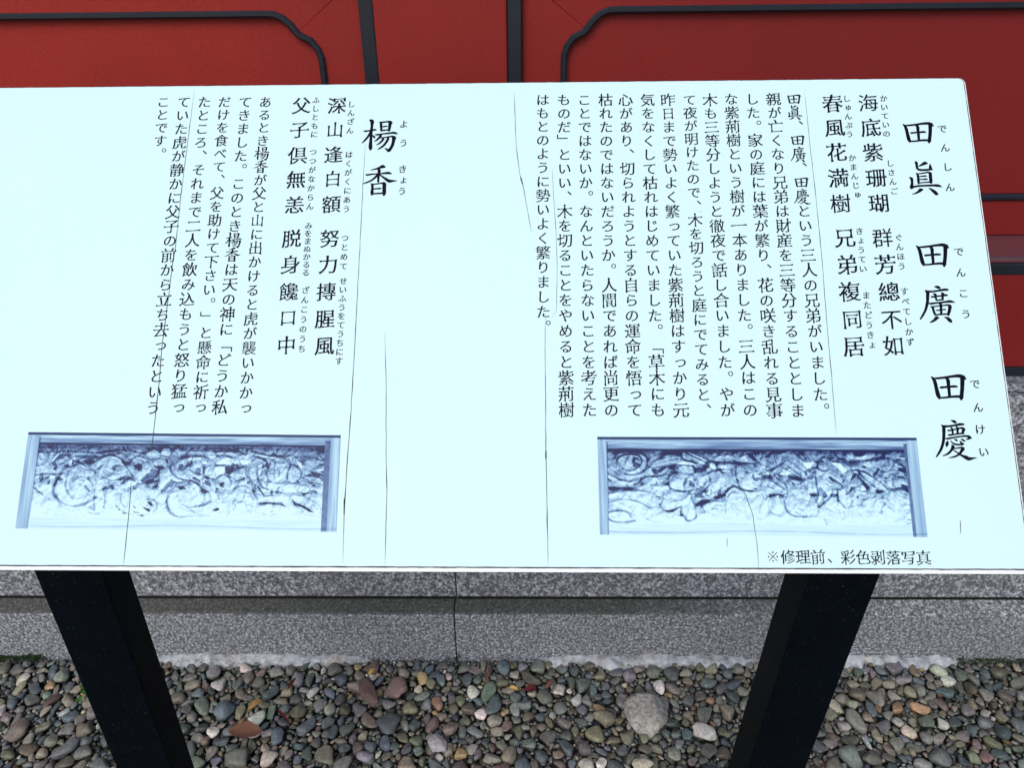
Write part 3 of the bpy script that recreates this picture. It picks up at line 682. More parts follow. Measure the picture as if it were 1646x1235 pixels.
# titles
chars([('田', 1476, 213)], 57); chars([('眞', 1487, 287)], 57); chars([('田', 1499, 410)], 58.5); chars([('廣', 1507, 488)], 57)
chars([('田', 1525, 622.5)], 60); chars([('慶', 1536, 708)], 57)
chars([('で', 1514, 207), ('ん', 1518.8, 237.5), ('し', 1522.7, 268.6), ('ん', 1526.6, 301)], 18, 1.5)
chars([('で', 1540.8, 404.7), ('ん', 1544, 438.4), ('こ', 1548.3, 471.7), ('う', 1552.5, 505.1)], 18, 1.5)
chars([('で', 1566.7, 617.6), ('ん', 1571.8, 655.3), ('け', 1575.2, 690.7), ('い', 1580.9, 727)], 18, 1.5)
chars([('楊', 611, 219), ('香', 610, 291)], 57)
chars([('よ', 649, 199.7), ('う', 648.5, 229.8)], 17, 1.5); chars([('き', 647.3, 272), ('ょ', 647.3, 289.7), ('う', 646.2, 307.3)], 17, 1.5)
# poems with reading aids
def poem(chs, pts, em): chars([(c, x, y) for c, (x, y) in zip(chs, pts)], em, 1.0)
poem('海底紫珊瑚群芳總不如', [(1395.1,165.3),(1399.4,205.2),(1403.2,245.1),(1408.3,286.2),(1412.6,326.8),(1418.2,382.5),(1423,425.6),(1428.8,469.2),(1433,513.8),(1435.9,556.1)], 35)
poem('春風花満樹兄弟複同居', [(1337.9,166.4),(1341.4,205.2),(1344.5,245.1),(1347.3,286.2),(1350.8,327.3),(1357.8,382.5),(1361.9,425.8),(1365.4,469.2),(1369.7,513.4),(1372,556.8)], 35)
poem('深山逢白額努力摶腥風', [(541.7,169.5),(538.6,208.7),(536.3,248.6),(535.1,287.4),(532.7,328.5),(529.9,383.6),(527.8,425.7),(524.5,469),(522.3,512.8),(521.7,556)], 33)
poem('父子倶無恙脱身饞口中', [(484.6,169.9),(481.5,208.7),(478.2,249.8),(475.9,288.5),(473.5,329.6),(469,384),(467,425.7),(464.4,469),(463.1,510.6),(460.5,555.4)], 33)
FE = 13.5*(Vector(B(900, 500))-Vector(B(1000, 500))).length/100
for s, a, b in (('かいていの', (1420,158.2), (1424.8,215)), ('しさんご', (1430.6,262.7), (1437,307.3)), ('ぐんほう', (1444.2,381.9), (1449.2,428)), ('すべてしかず', (1453.5,468.5), (1462.9,550.2)),
                ('しゅんぷう', (1360.7,158.7), (1365.6,215.7)), ('かまんじゅ', (1369.6,254), (1377.3,313.2)), ('きょうてい', (1381.3,371.9), (1387,432.4)), ('またどうきょ', (1392,475), (1400.7,555)),
                ('しんざん', (564.9,167.6), (562.6,209.9)), ('はくがくにあう', (560.9,248.6), (556.9,336)), ('つとめて', (554.5,382.6), (552.3,428.1)), ('せいふうをてうちにす', (551.9,452), (545,580.5)),
                ('ふしともに', (508.1,161), (505,216.2)), ('つつがなからん', (503.4,244.4), (498.2,332)), ('みをまぬかるる', (496.1,363), (491.7,438.4)), ('ざんこうのうち', (491.1,466.8), (485.2,560.9))):
    column(s, a, b, emabs=FE*1.08, heavy=1.5)
# body columns
for s, a, b, n in (
    ('田眞、田廣、田慶という三人の兄弟がいました。', (1276,159.4), (1318.5,634.3), 20),
    ('親が亡くなり兄弟は財産を三等分することとしま', (1243.2,159.4), (1282.1,660.6), 21),
    ('した。家の庭には葉が繁り、花の咲き乱れる見事', (1209.2,159.4), (1244.6,660.6), 21),
    ('な紫荊樹という樹が一本ありました。三人はこの', (1175.1,159.4), (1205.8,659.4), 21),
    ('木も三等分しようと徹夜で話し合いました。やが', (1141.1,160.5), (1169.4,659.5), 21),
    ('て夜が明けたので、木を切ろうと庭にでてみると、', (1108.3,160.5), (1130.6,634.8), 21),
    ('昨日まで勢いよく繁っていた紫荊樹はすっかり元', (1073.1,160.5), (1094.7,659.5), 21),
    ('気をなくして枯れはじめていました。「草木にも', (1040.7,160.5), (1057.8,659.5), 21),
    ('心があり、切られようとする自らの運命を悟って', (1005.4,160.5), (1020.3,659.5), 21),
    ('枯れたのではないだろうか。人間であれば尚更の', (973.3,160.5), (982.7,659.5), 21),
    ('ことではないか。なんといたらないことを考えた', (939.2,160.5), (947.5,659.5), 21),
    ('ものだ」といい、木を切ることをやめると紫荊樹', (906.4,160.5), (910.4,659.5), 21),
    ('はもとのように勢いよく繁りました。', (872.3,160.5), (873.3,501.5), 15),
    ('あるとき楊香が父と山に出かけると虎が襲いかかっ', (426.7,164.1), (393.8,656), 22),
    ('てきました。このとき楊香は天の神に「どうか私', (394.3,164), (353.4,654.8), 21),
    ('だけを食べて、父を助けて下さい。」と懸命に祈っ', (360.9,164), (321,654.8), 22),
    ('たところ、それまで二人を飲み込もうと怒り猛っ', (328.7,164), (285.8,654.8), 21),
    ('ていた虎が静かに父子の前から立ち去ったという', (295.6,164), (246.5,656), 21),
    ('ことです。', (262.7,164), (257.6,226.3), 3)):
    if n is None: n = len(s)-1
    column(s, a, b, em=1.0, heavy=.6, n=n)
# caption under the right photograph, written across
e_c = Vector(B(1242.3, 895.4)); e_d = Vector(B(1484.3, 897.5)); pc = (e_d-e_c)/10
cap = []
for i, ch in enumerate('※修理前、彩色剥落写真'):
    q = e_c+pc*i
    if ch == '、': q = q+Vector((-.60, -.56))*pc.length*.9
    em = pc.length*(.95 if ch == '※' else 1.0)
    cap.append((ch, q.x, q.y, em))
text_obj(cap, .2)
# ---- cracks in the film
def crack(pts, w0, w1, seed):
    w0 *= 1.25; w1 *= 1.25; P = [Vector(B(*p)) for p in pts]; Q = []
    for i in range(len(P)-1):
        n = max(2, int((P[i+1]-P[i]).length/.003))
        for k in range(n): Q.append(P[i].lerp(P[i+1], k/n))
    Q.append(P[-1]); vs = []; fs = []; n = len(Q)
    for i, c in enumerate(Q):
        d = (Q[min(i+1, n-1)]-Q[max(i-1, 0)]).normalized(); nn = Vector((-d.y, d.x)); t = i/(n-1)
        j = noise.noise(Vector((c.x*70, c.y*70, seed)))*.00035
        wv = (w0+(w1-w0)*t)*(.75+.9*max(0, noise.noise(Vector((c.y*45, seed, 2)))+.25))*min(1, 8*t+.15, 8*(1-t)+.15)
        vs += [(*(c+nn*(j+wv/2)), ZP+.0001), (*(c+nn*(j-wv/2)), ZP+.0001)]
    for i in range(n-1): fs.append((2*i, 2*i+1, 2*i+3, 2*i+2))
    return on_board(link('crack', mesh('crack', vs, fs), CRACK), film)
mm = .001
crack([(312.8,143),(305,203),(300,243),(290.5,318),(282,400),(277.5,423.5),(270.5,482),(261,552.6),(256.4,611),(253,642),(247.7,690),(240,756)], .35*mm, .8*mm, 1)
crack([(211,775),(208,820),(199,908)], .7*mm, .5*mm, 2)
crack([(587.5,229.8),(584.4,280),(582,329.6),(580.4,361),(575.9,449),(568,598),(563,680),(558.5,738),(553.7,816),(551,908)], .4*mm, .7*mm, 3)
crack([(618.4,534),(620.7,602),(620.7,738),(622,789),(619,908)], .4*mm, .6*mm, 4)
crack([(826.6,148.5),(829.5,234),(835.5,280),(840,294.6),(844.8,321),(854.4,374.7)], .45*mm, .45*mm, 5)
crack([(887.5,269.6),(890,319.5),(893.6,369),(895.4,422.8),(894.7,497.6),(886.5,512)], .35*mm, .35*mm, 6)
crack([(876.5,505),(876,540),(876.5,585),(877.6,721),(881,910)], .45*mm, .7*mm, 7)
crack([(1292.8,144),(1301.5,231),(1309.7,301.4),(1321.4,420),(1328.4,512.7),(1336.1,599.5),(1344.3,700)], .4*mm, .5*mm, 8)
crack([(1182.4,773.5),(1198,794),(1210,829),(1217,877),(1219.8,919)], .6*mm, .4*mm, 9)
crack([(1168.5,863.5),(1169,881)], .4*mm, .4*mm, 10)
crack([(1543,836),(1544,859)], .5*mm, .5*mm, 11)
crack([(877.4,722),(877.7,741)], 1.3*mm, 1.3*mm, 12); crack([(554,800),(553,830)], 1.2*mm, 1.2*mm, 13); crack([(836,283),(841,299)], 1.2*mm, 1.2*mm, 14)

# ---- printed blue-toned photographs of carved transoms (flat print)
def homog(q):
    A = []; bb = []
    for (x, y), (u, v) in zip(q, ((0, 0), (1, 0), (1, 1), (0, 1))):
        A += [[x, y, 1, 0, 0, 0, -u*x, -u*y], [0, 0, 0, x, y, 1, -v*x, -v*y]]; bb += [u, v]
    return np.append(np.linalg.solve(np.array(A, float), np.array(bb, float)), 1).reshape(3, 3)
def vnoise(X, Y, sx, sy, seed, octs=4):
    r = np.zeros_like(X); amp = 1; tot = 0
    for o in range(octs):
        rr = np.random.default_rng(seed+o); G = rr.random((64, 256)); fx = X*sx*2**o; fy = Y*sy*2**o
        ix = np.floor(fx).astype(int); iy = np.floor(fy).astype(int); tx = fx-ix; ty = fy-iy; tx = tx*tx*(3-2*tx); ty = ty*ty*(3-2*ty)
        g = lambda a, b: G[b % 64, a % 256]
        r += amp*((g(ix, iy)*(1-tx)+g(ix+1, iy)*tx)*(1-ty)+(g(ix, iy+1)*(1-tx)+g(ix+1, iy+1)*tx)*ty); tot += amp; amp *= .55
    return r/tot
AS = 3.2
def print_photo(quad, crops, seed, post_l, post_r, sc_top, tone_fn):
    Hm = homog(quad); NU, NV = 500, 156
    U, V = np.meshgrid(np.linspace(0, 1, NU), np.linspace(0, 1, NV)); X = U*AS; Y = V
    def uv(o, s, p):
        q = Hm@np.array([o[0]+p[0]/s, o[1]+p[1]/s, 1]); return q[0]/q[2]*AS, q[1]/q[2]
    n1 = vnoise(X, Y, 9, 9, seed); n2 = vnoise(X, Y, 30, 30, seed+9, 3); hg = vnoise(X, Y, 3, 60, seed+20, 3); vg = vnoise(X, Y, 60, 2, seed+30, 3)
    T = tone_fn(U, V)+(n1-.5)*.30*(1-.75*V)+(n2-.5)*.34*(1-.55*V)
    wx = X+.10*(vnoise(X, Y, 5, 5, seed+60, 3)-.5)*2; wy = Y+.10*(vnoise(X, Y, 5, 5, seed+61, 3)-.5)*2
    fold = vnoise(wx, wy, 13, 13, seed+62, 2); fold2 = vnoise(wx*1.3, wy, 26, 20, seed+63, 2); msk = np.clip((vnoise(X, Y, 6, 6, seed+64, 2)-.35)*4, 0, 1)
    inn = (V > .14)*np.clip((.93-V)/.12, 0, 1)
    lines = np.exp(-((fold-.5)/.016)**2)+.8*np.exp(-((fold2-.5)/.024)**2)+.6*np.exp(-((fold-.62)/.014)**2)+.6*np.exp(-((fold-.38)/.014)**2)
    # carved relief: height field of rounded forms, lit from below by the ground's bounce as in the old photograph
    Hf = (n1-.5)*.05
    def inside(poly):
        c = np.zeros(X.shape, bool); n = len(poly)
        for i in range(n):
            (x0, y0), (x1, y1) = poly[i-1], poly[i]
            if y0 == y1: continue
            c ^= ((y0 > Y) != (y1 > Y)) & (X < (x1-x0)*(Y-y0)/(y1-y0)+x0)
        return c
    def dist(path):
        d = np.full(X.shape, 9.)
        for (x0, y0), (x1, y1) in zip(path, path[1:]):
            L = (x1-x0)**2+(y1-y0)**2+1e-12; t = np.clip(((X-x0)*(x1-x0)+(Y-y0)*(y1-y0))/L, 0, 1)
            d = np.minimum(d, np.hypot(X-x0-t*(x1-x0), Y-y0-t*(y1-y0)))
        return d
    def smooth_path(p):
        out = []
        for i in range(len(p)-1):
            a = p[max(i-1, 0)]; b = p[i]; c = p[i+1]; d = p[min(i+2, len(p)-1)]
            for k in range(4):
                t = k/4; out.append(tuple(.5*(2*b[j]+(c[j]-a[j])*t+(2*a[j]-5*b[j]+4*c[j]-d[j])*t*t+(-a[j]+3*b[j]-3*c[j]+d[j])*t**3) for j in (0, 1)))
        return out+[p[-1]]
    for o, s, blobs, darks, lights, strokes in crops:
        k = 1/s/155
        for cx, cy, rx, ry_, rot, h in blobs:
            x, y = uv(o, s, (cx, cy)); rx2, ry2 = rx*k, ry_*k; a = R(rot)
            dx, dy = X-x, Y-y; p = (dx*math.cos(a)+dy*math.sin(a))/rx2; q = (-dx*math.sin(a)+dy*math.cos(a))/ry2
            r = np.sqrt(p*p+q*q)+(n1-.5)*.25; Hf = np.where(r < 1, np.maximum(Hf, h*np.sqrt(np.clip(1-r*r, 0, 1))), Hf)
            T = T - .16*np.exp(-((r-1.04)/.07)**2)*(1-.55*V)*(.3+1.4*n2)
    gy, gx = np.gradient(Hf, 1/155, 1/155); T = T + np.clip(-gy*.030+gx*-.012, -.16, .13)*(1-.35*V)
    K_dark = np.zeros_like(X); K_str = np.zeros_like(X)
    for o, s, blobs, darks, lights, strokes in crops:
        k = 1/s/155
        for poly in lights: T = np.where(inside([uv(o, s, p) for p in poly]), .97, T)
        for poly in darks:
            m = inside([uv(o, s, p) for p in poly]); T = np.where(m, .02+.08*n2, T); K_dark = np.maximum(K_dark, m)
        for w_, d_, path in strokes:
            pth = smooth_path([uv(o, s, p) for p in path]); D = dist(pth); G_ = np.exp(-(D/((w_*k*.75+.0035)*(.55+.9*n1)))**2)*np.clip(.35+1.5*(n1-.2), .25, 1.25); K_str = np.maximum(K_str, G_*d_); T = T - d_*1.05*G_*(1-.1*V)
    gf, ge = np.gradient(fold, 1/155, 1/155); gf2, _ = np.gradient(fold2, 1/155, 1/155)
    T = T + inn*(np.clip(-gf*.020-ge*.010-gf2*.006, -.20, .16)*(1-.45*V)) - inn*np.clip(lines, 0, 1)*(.10+.30*msk)*(1-.55*V)
    T = np.where(inn*(fold < .27)*(V < .62)*(1-K_dark) > .5, T-.45, T)
    def blur(Z, r):
        for ax in (0, 1):
            c = np.cumsum(np.pad(Z, [(r+1, r) if a == ax else (0, 0) for a in (0, 1)], mode='edge'), axis=ax)
            Z = (np.take(c, range(2*r+1, c.shape[ax]), ax)-np.take(c, range(0, c.shape[ax]-2*r-1), ax))/(2*r+1)
        return Z
    T = T - np.clip(blur(blur(Hf, 6), 6)-Hf, 0, .2)*2.6*(1-.45*V) - .55*np.clip(blur(K_dark, 4)*(1-K_dark), 0, 1)*(1-.3*V)
    hl = np.roll(np.roll(K_str, 3, 0), 1, 1)-K_str; T = T + np.clip(hl, 0, 1)*.34
    T = T + (vnoise(X, Y, 75, 75, seed+50, 2)-.5)*.20*(1-.6*V)
    T = np.where(V > .1, (T-.5)*1.08+.60-.05*V, T)
    # wooden frame round the carving
    tl = sc_top
    T = np.where(V < tl, .56+.75*(hg-.5)+.10*np.sin(V/tl*5), T); T = np.where(V < .028, .10, T)
    T -= .62*np.exp(-((V-tl)/.010)**2); T -= .35*np.exp(-((V-.155-.0)/.03)**2)*(V > tl)
    L = U < post_l; T = np.where(L & (V > .03), .66+.42*(vg-.5), T); T -= .45*np.exp(-((U-post_l)/.0022)**2)*(V > .05)*(1-.5*V)
    r0, r1 = post_r; dk = (U > r0) & (U < r1) & (V > .06); T = np.where(dk, .16+.2*n2+.12*V, T)
    T = np.where((U >= r1) & (V > .03), .70+.45*(vg-.5), T)
    b = (V > .89) & (U > post_l) & (U < r0); T = np.where(b, .93+.16*(hg-.5), T)
    T -= .22*np.exp(-((V-.965-.012*np.sin(U*9))/.008)**2)*(U > post_l)*(.3+n1)
    T = np.clip(T, 0, 1)
    stops = [(0, (.006, .012, .07)), (.18, (.03, .06, .17)), (.45, (.13, .24, .43)), (.7, (.29, .48, .65)), (.86, (.45, .68, .79)), (1, (.56, .80, .838))]
    col = np.stack([np.interp(T, [q[0] for q in stops], [q[1][c] for q in stops]) for c in range(3)], -1)
    Pq = [Vector(B(*q)) for q in quad]
    # board positions through the same projective map
    Hi = np.linalg.inv(Hm); W_ = np.stack([U, V, np.ones_like(U)], -1)@Hi.T; px = W_[..., 0]/W_[..., 2]; py = W_[..., 1]/W_[..., 2]
    dx = (px-CX)[..., None]*np.array(Rt)-(py-CY)[..., None]*np.array(Up)+F_PX*np.array(Fw); nb = np.array(bn)
    t = ((np.array(BO)-np.array(CAM))@nb)/(dx@nb); Q = np.array(CAM)+dx*t[..., None]-np.array(BO)
    vs = np.stack([Q@np.array(ba), Q@np.array(bu), np.full(U.shape, ZP-.00005)], -1).reshape(-1, 3)
    I = np.arange(NU*NV).reshape(NV, NU); fs = np.stack([I[:-1, :-1], I[1:, :-1], I[1:, 1:], I[:-1, 1:]], -1).reshape(-1, 4)
    me = bpy.data.meshes.new('printed_photograph'); me.vertices.add(len(vs)); me.vertices.foreach_set('co', vs.ravel())
    me.loops.add(len(fs)*4); me.loops.foreach_set('vertex_index', fs.ravel().astype(np.int32))
    me.polygons.add(len(fs)); me.polygons.foreach_set('loop_start', np.arange(0, len(fs)*4, 4, dtype=np.int32)); me.update(calc_edges=True)
    at = me.color_attributes.new('Col', 'FLOAT_COLOR', 'POINT'); at.data.foreach_set('color', np.concatenate([col, np.ones(col.shape[:2]+(1,))], -1).astype(np.float32).ravel())
    if 'printed_photo_ink' in bpy.data.materials: m = bpy.data.materials['printed_photo_ink']
    else:
        m, t_, n, l, b_ = new_mat('printed_photo_ink'); at_ = n.new('ShaderNodeAttribute'); at_.attribute_name = 'Col'
        l.new(at_.outputs['Color'], b_.inputs['Base Color']); b_.inputs['Roughness'].default_value = .5; b_.inputs['Specular IOR Level'].default_value = .25
    return on_board(link('printed_photograph', me, m), film)
# traced forms: (origin, scale, blobs, dark openings, bright openings, contour strokes)
A = ((30, 685), 6.096,
 [(610,590,250,220,0,.20),(610,570,140,130,0,.26),(920,400,220,140,15,.22),(1180,460,80,60,30,.16),(790,690,60,170,0,.16),(760,820,80,45,0,.18),(310,770,80,50,0,.14),
  (1050,560,120,50,-10,.14),(1220,740,240,130,0,.16),(1240,780,110,80,0,.2),(220,300,70,60,0,.15),(1440,250,60,50,0,.16),(1560,250,55,45,0,.16),(1240,420,60,60,0,.14),(1400,350,80,60,20,.15),
  (1320,280,70,50,0,.15),(1450,520,90,120,-20,.2),(1600,450,110,140,0,.2),(1600,720,140,160,0,.2),(190,600,70,40,-20,.12),(1180,340,90,50,-20,.14)],
 [[(365,330),(400,285),(470,280),(440,320)],[(450,285),(520,285),(490,310)],[(545,290),(760,290),(800,305),(730,330),(640,315),(560,305)],[(640,330),(700,330),(740,360),(700,378),(650,355)],[(560,335),(590,335),(625,385),(590,370)],
  [(430,398),(480,370),(500,412)],[(530,378),(590,382),(540,402)],[(740,300),(930,272),(1000,278),(830,302)],[(990,310),(1050,345),(1110,360),(1070,392)],[(1120,392),(1190,365),(1210,420),(1180,450),(1160,420)],[(1320,392),(1420,390),(1380,432)],
  [(940,540),(1040,500),(1150,545),(1060,530)],[(1240,552),(1370,530),(1380,545),(1250,578)],[(810,612),(850,595),(875,620),(830,632)],[(1250,740),(1300,745),(1322,792),(1290,782)],[(1210,790),(1290,820),(1280,848),(1240,820)],[(1120,590),(1160,620),(1130,628)],
  [(1310,602),(1370,560),(1360,612)],[(270,572),(312,520),(300,575)],[(330,582),(385,540),(360,592)],[(240,522),(312,485),(285,522)],[(178,652),(205,640),(260,692),(210,660)],[(1500,385),(1560,340),(1575,352)],[(1560,600),(1610,590),(1646,620),(1580,630)],
  [(940,770),(970,790),(960,800)],[(975,810),(1010,822),(980,828)],[(1020,850),(1065,855),(1030,866)],[(1120,780),(1160,812),(1130,800)],[(1120,840),(1180,850),(1140,855)],[(1180,880),(1215,865),(1225,890)],[(1245,590),(1285,590),(1280,605)]],
 [],
 [(14,.45,[(430,465),(360,560),(342,660),(420,750),(540,790),(680,750),(760,700)]),(8,.25,[(500,440),(460,560),(490,670),(560,720),(680,670)]),(6,.25,[(540,560),(560,520),(620,500),(680,520),(730,600),(680,660),(590,680)]),(8,.3,[(620,420),(760,430),(830,380)]),
  (9,.5,[(700,380),(800,320),(900,285),(1000,320),(1050,390),(1110,480)]),(9,.55,[(820,495),(900,535),(1000,515),(1060,495),(1140,540)]),(7,.3,[(745,620),(740,750),(745,830),(700,800)]),(7,.3,[(840,640),(845,740),(835,830)]),(5,.3,[(700,850),(760,860),(830,840)]),
  (7,.4,[(180,320),(200,260),(260,270),(260,320),(220,330),(210,300)]),(8,.4,[(380,190),(375,260),(330,320),(310,380),(350,425),(385,400)]),(10,.5,[(140,490),(250,468),(340,475),(435,465)]),(6,.35,[(140,392),(240,382),(300,345)]),(8,.55,[(75,925),(400,928)]),
  (5,.25,[(420,910),(520,882),(620,925)]),(14,.5,[(152,80),(152,235)]),(7,.5,[(160,235),(75,925)]),(7,.35,[(840,250),(1060,240),(1220,270),(1300,235),(1330,215),(1400,265)]),(8,.35,[(180,260),(500,250),(750,262),(900,240)]),
  (7,.4,[(1000,700),(1010,760),(1040,800)]),(7,.35,[(1240,720),(1330,730),(1360,800),(1320,850)]),(7,.4,[(1450,740),(1490,660),(1550,640)]),(12,.45,[(1450,740),(1480,850),(1560,890),(1640,885)]),(7,.4,[(1390,260),(1420,215),(1480,215),(1500,260)]),(7,.4,[(1510,250),(1560,215),(1620,235)]),
  (8,.4,[(1380,560),(1380,440),(1440,420)]),(8,.45,[(1480,420),(1540,500),(1646,530)]),(5,.25,[(860,440),(960,480),(1080,440)]),(5,.25,[(860,400),(980,440),(1080,400)]),(6,.35,[(1200,440),(1210,370),(1260,350)]),(6,.35,[(1090,360),(1160,300),(1240,310)]),
  (5,.2,[(350,880),(560,860),(640,880)]),(5,.22,[(450,980),(500,1000),(560,995)]),(4,.2,[(900,940),(1300,950),(1646,955)]),(7,.35,[(110,570),(230,540)]),(6,.3,[(560,290),(480,340),(400,380)]),(6,.3,[(640,380),(540,340),(500,290)])])
Bc = ((290, 685), 6.096,
 [(90,440,140,130,30,.2),(110,680,120,140,0,.2),(30,600,60,120,0,.15),(160,420,70,50,40,.14),(290,430,60,90,0,.15),(530,360,50,50,0,.15),(570,470,90,60,0,.15),(480,560,60,60,0,.16),(420,510,60,40,-20,.16),(740,420,60,110,10,.2),(780,600,80,60,50,.18),
  (960,440,110,130,0,.2),(1110,480,70,80,0,.18),(1010,600,220,50,5,.2),(1240,780,180,60,30,.2),(1210,600,70,60,0,.18),(1310,530,100,40,10,.18),(900,700,160,50,0,.18),(620,740,80,90,0,.16),(900,820,150,70,0,.16),(200,820,200,50,0,.15),(1370,440,70,60,0,.12),(440,790,90,40,0,.1)],
 [[(225,480),(280,500),(310,520),(260,530)],[(440,395),(490,390),(510,425),(640,385),(640,400),(560,430),(470,480),(440,460)],[(380,560),(440,550),(420,580),(430,610),(390,590)],[(545,535),(640,505),(630,530),(580,540)],[(200,600),(240,620),(290,650),(220,668)],
  [(750,580),(775,600),(830,690),(810,680),(770,630)],[(1140,335),(1240,335),(1200,365),(1170,350)],[(1265,445),(1300,450),(1440,490),(1430,500),(1290,475)],[(1090,710),(1130,750),(1230,790),(1310,850),(1270,845),(1190,800),(1115,780)],[(60,370),(85,345),(110,400),(75,400)],
  [(1250,545),(1380,565),(1370,575),(1270,565)],[(1180,660),(1260,655),(1210,690)],[(350,600),(380,620),(350,640)],[(760,755),(850,750),(1000,765),(1040,800),(980,775),(860,768),(800,775)],[(0,295),(240,290),(290,330),(240,310),(0,310)],[(1060,295),(1300,300),(1330,325),(1200,312)],
  [(150,510),(200,540),(190,550),(150,525)],[(870,840),(905,838),(900,848)],[(330,385),(440,380),(440,392),(340,400)],[(320,820),(370,800),(385,825),(340,840)],[(1430,60),(1480,80),(1480,260),(1340,255),(1340,215),(1430,215)]],
 [[(1365,222),(1420,222),(1418,248),(1362,248)],[(60,330),(130,300),(215,300),(200,330),(120,345)],[(270,300),(360,295),(320,330)],[(345,375),(420,320),(490,318),(490,375)],[(345,400),(440,400),(430,470),(345,480)],[(580,335),(700,335),(690,375),(600,380)],[(1130,345),(1190,370),(1190,430),(1170,390)],[(215,350),(270,355),(260,375),(220,375)]],
 [(10,.5,[(760,520),(755,440),(820,400),(850,360),(800,320),(720,300)]),(9,.45,[(760,520),(800,600),(860,620)]),(9,.45,[(640,400),(650,480),(700,560),(720,660),(760,720)]),(8,.4,[(500,660),(560,600),(640,590),(700,640)]),(9,.5,[(820,690),(900,680)]),(6,.4,[(930,360),(920,460),(930,520)]),
  (6,.4,[(1060,330),(1080,380),(1050,460),(1050,520)]),(7,.45,[(1090,380),(1150,400),(1185,480),(1150,540)]),(6,.35,[(830,430),(860,520),(850,590)]),(7,.4,[(1200,510),(1260,540)]),(7,.4,[(1220,490),(1340,500),(1400,540)]),(10,.55,[(20,770),(80,800),(150,790),(220,780),(290,745)]),(6,.35,[(100,820),(180,870),(280,850),(360,820)]),
  (8,.45,[(100,530),(180,580),(215,640)]),(6,.4,[(90,430),(160,480),(210,480)]),(7,.4,[(230,470),(240,420),(290,390)]),(7,.45,[(350,520),(420,480),(470,500),(500,560),(480,610)]),(7,.4,[(360,620),(500,640),(560,580)]),(6,.4,[(360,680),(440,670),(430,650)]),(8,.5,[(320,320),(400,290),(500,310)]),
  (7,.4,[(340,260),(500,240),(640,280),(660,230),(720,220)]),(8,.5,[(700,250),(860,290),(1050,300)]),(6,.35,[(520,820),(550,760),(610,740)]),(6,.4,[(620,720),(640,660),(700,660)]),(6,.35,[(640,760),(660,830),(700,850)]),(6,.3,[(780,850),(860,880),(960,850),(980,800)]),(7,.5,[(1140,540),(1170,580),(1150,640),(1200,660)]),
  (6,.4,[(1180,590),(1230,580),(1270,620),(1240,660)]),(5,.3,[(940,560),(1060,570),(1130,560)]),(6,.3,[(880,380),(860,440),(890,470)]),(6,.35,[(980,420),(960,500)]),(6,.35,[(1380,390),(1440,380)]),(5,.2,[(1000,960),(1300,945),(1400,945)]),(7,.45,[(1415,740),(1415,945)]),(5,.25,[(0,890),(300,880)]),(5,.2,[(200,1020),(400,990),(600,1005)]),
  (8,.45,[(1330,320),(1380,340),(1440,320)]),(6,.3,[(1300,420),(1420,410)]),(7,.35,[(0,240),(300,250),(600,255)]),(5,.3,[(460,210),(520,260),(600,290)]),(5,.3,[(520,210),(580,250),(640,290)])])
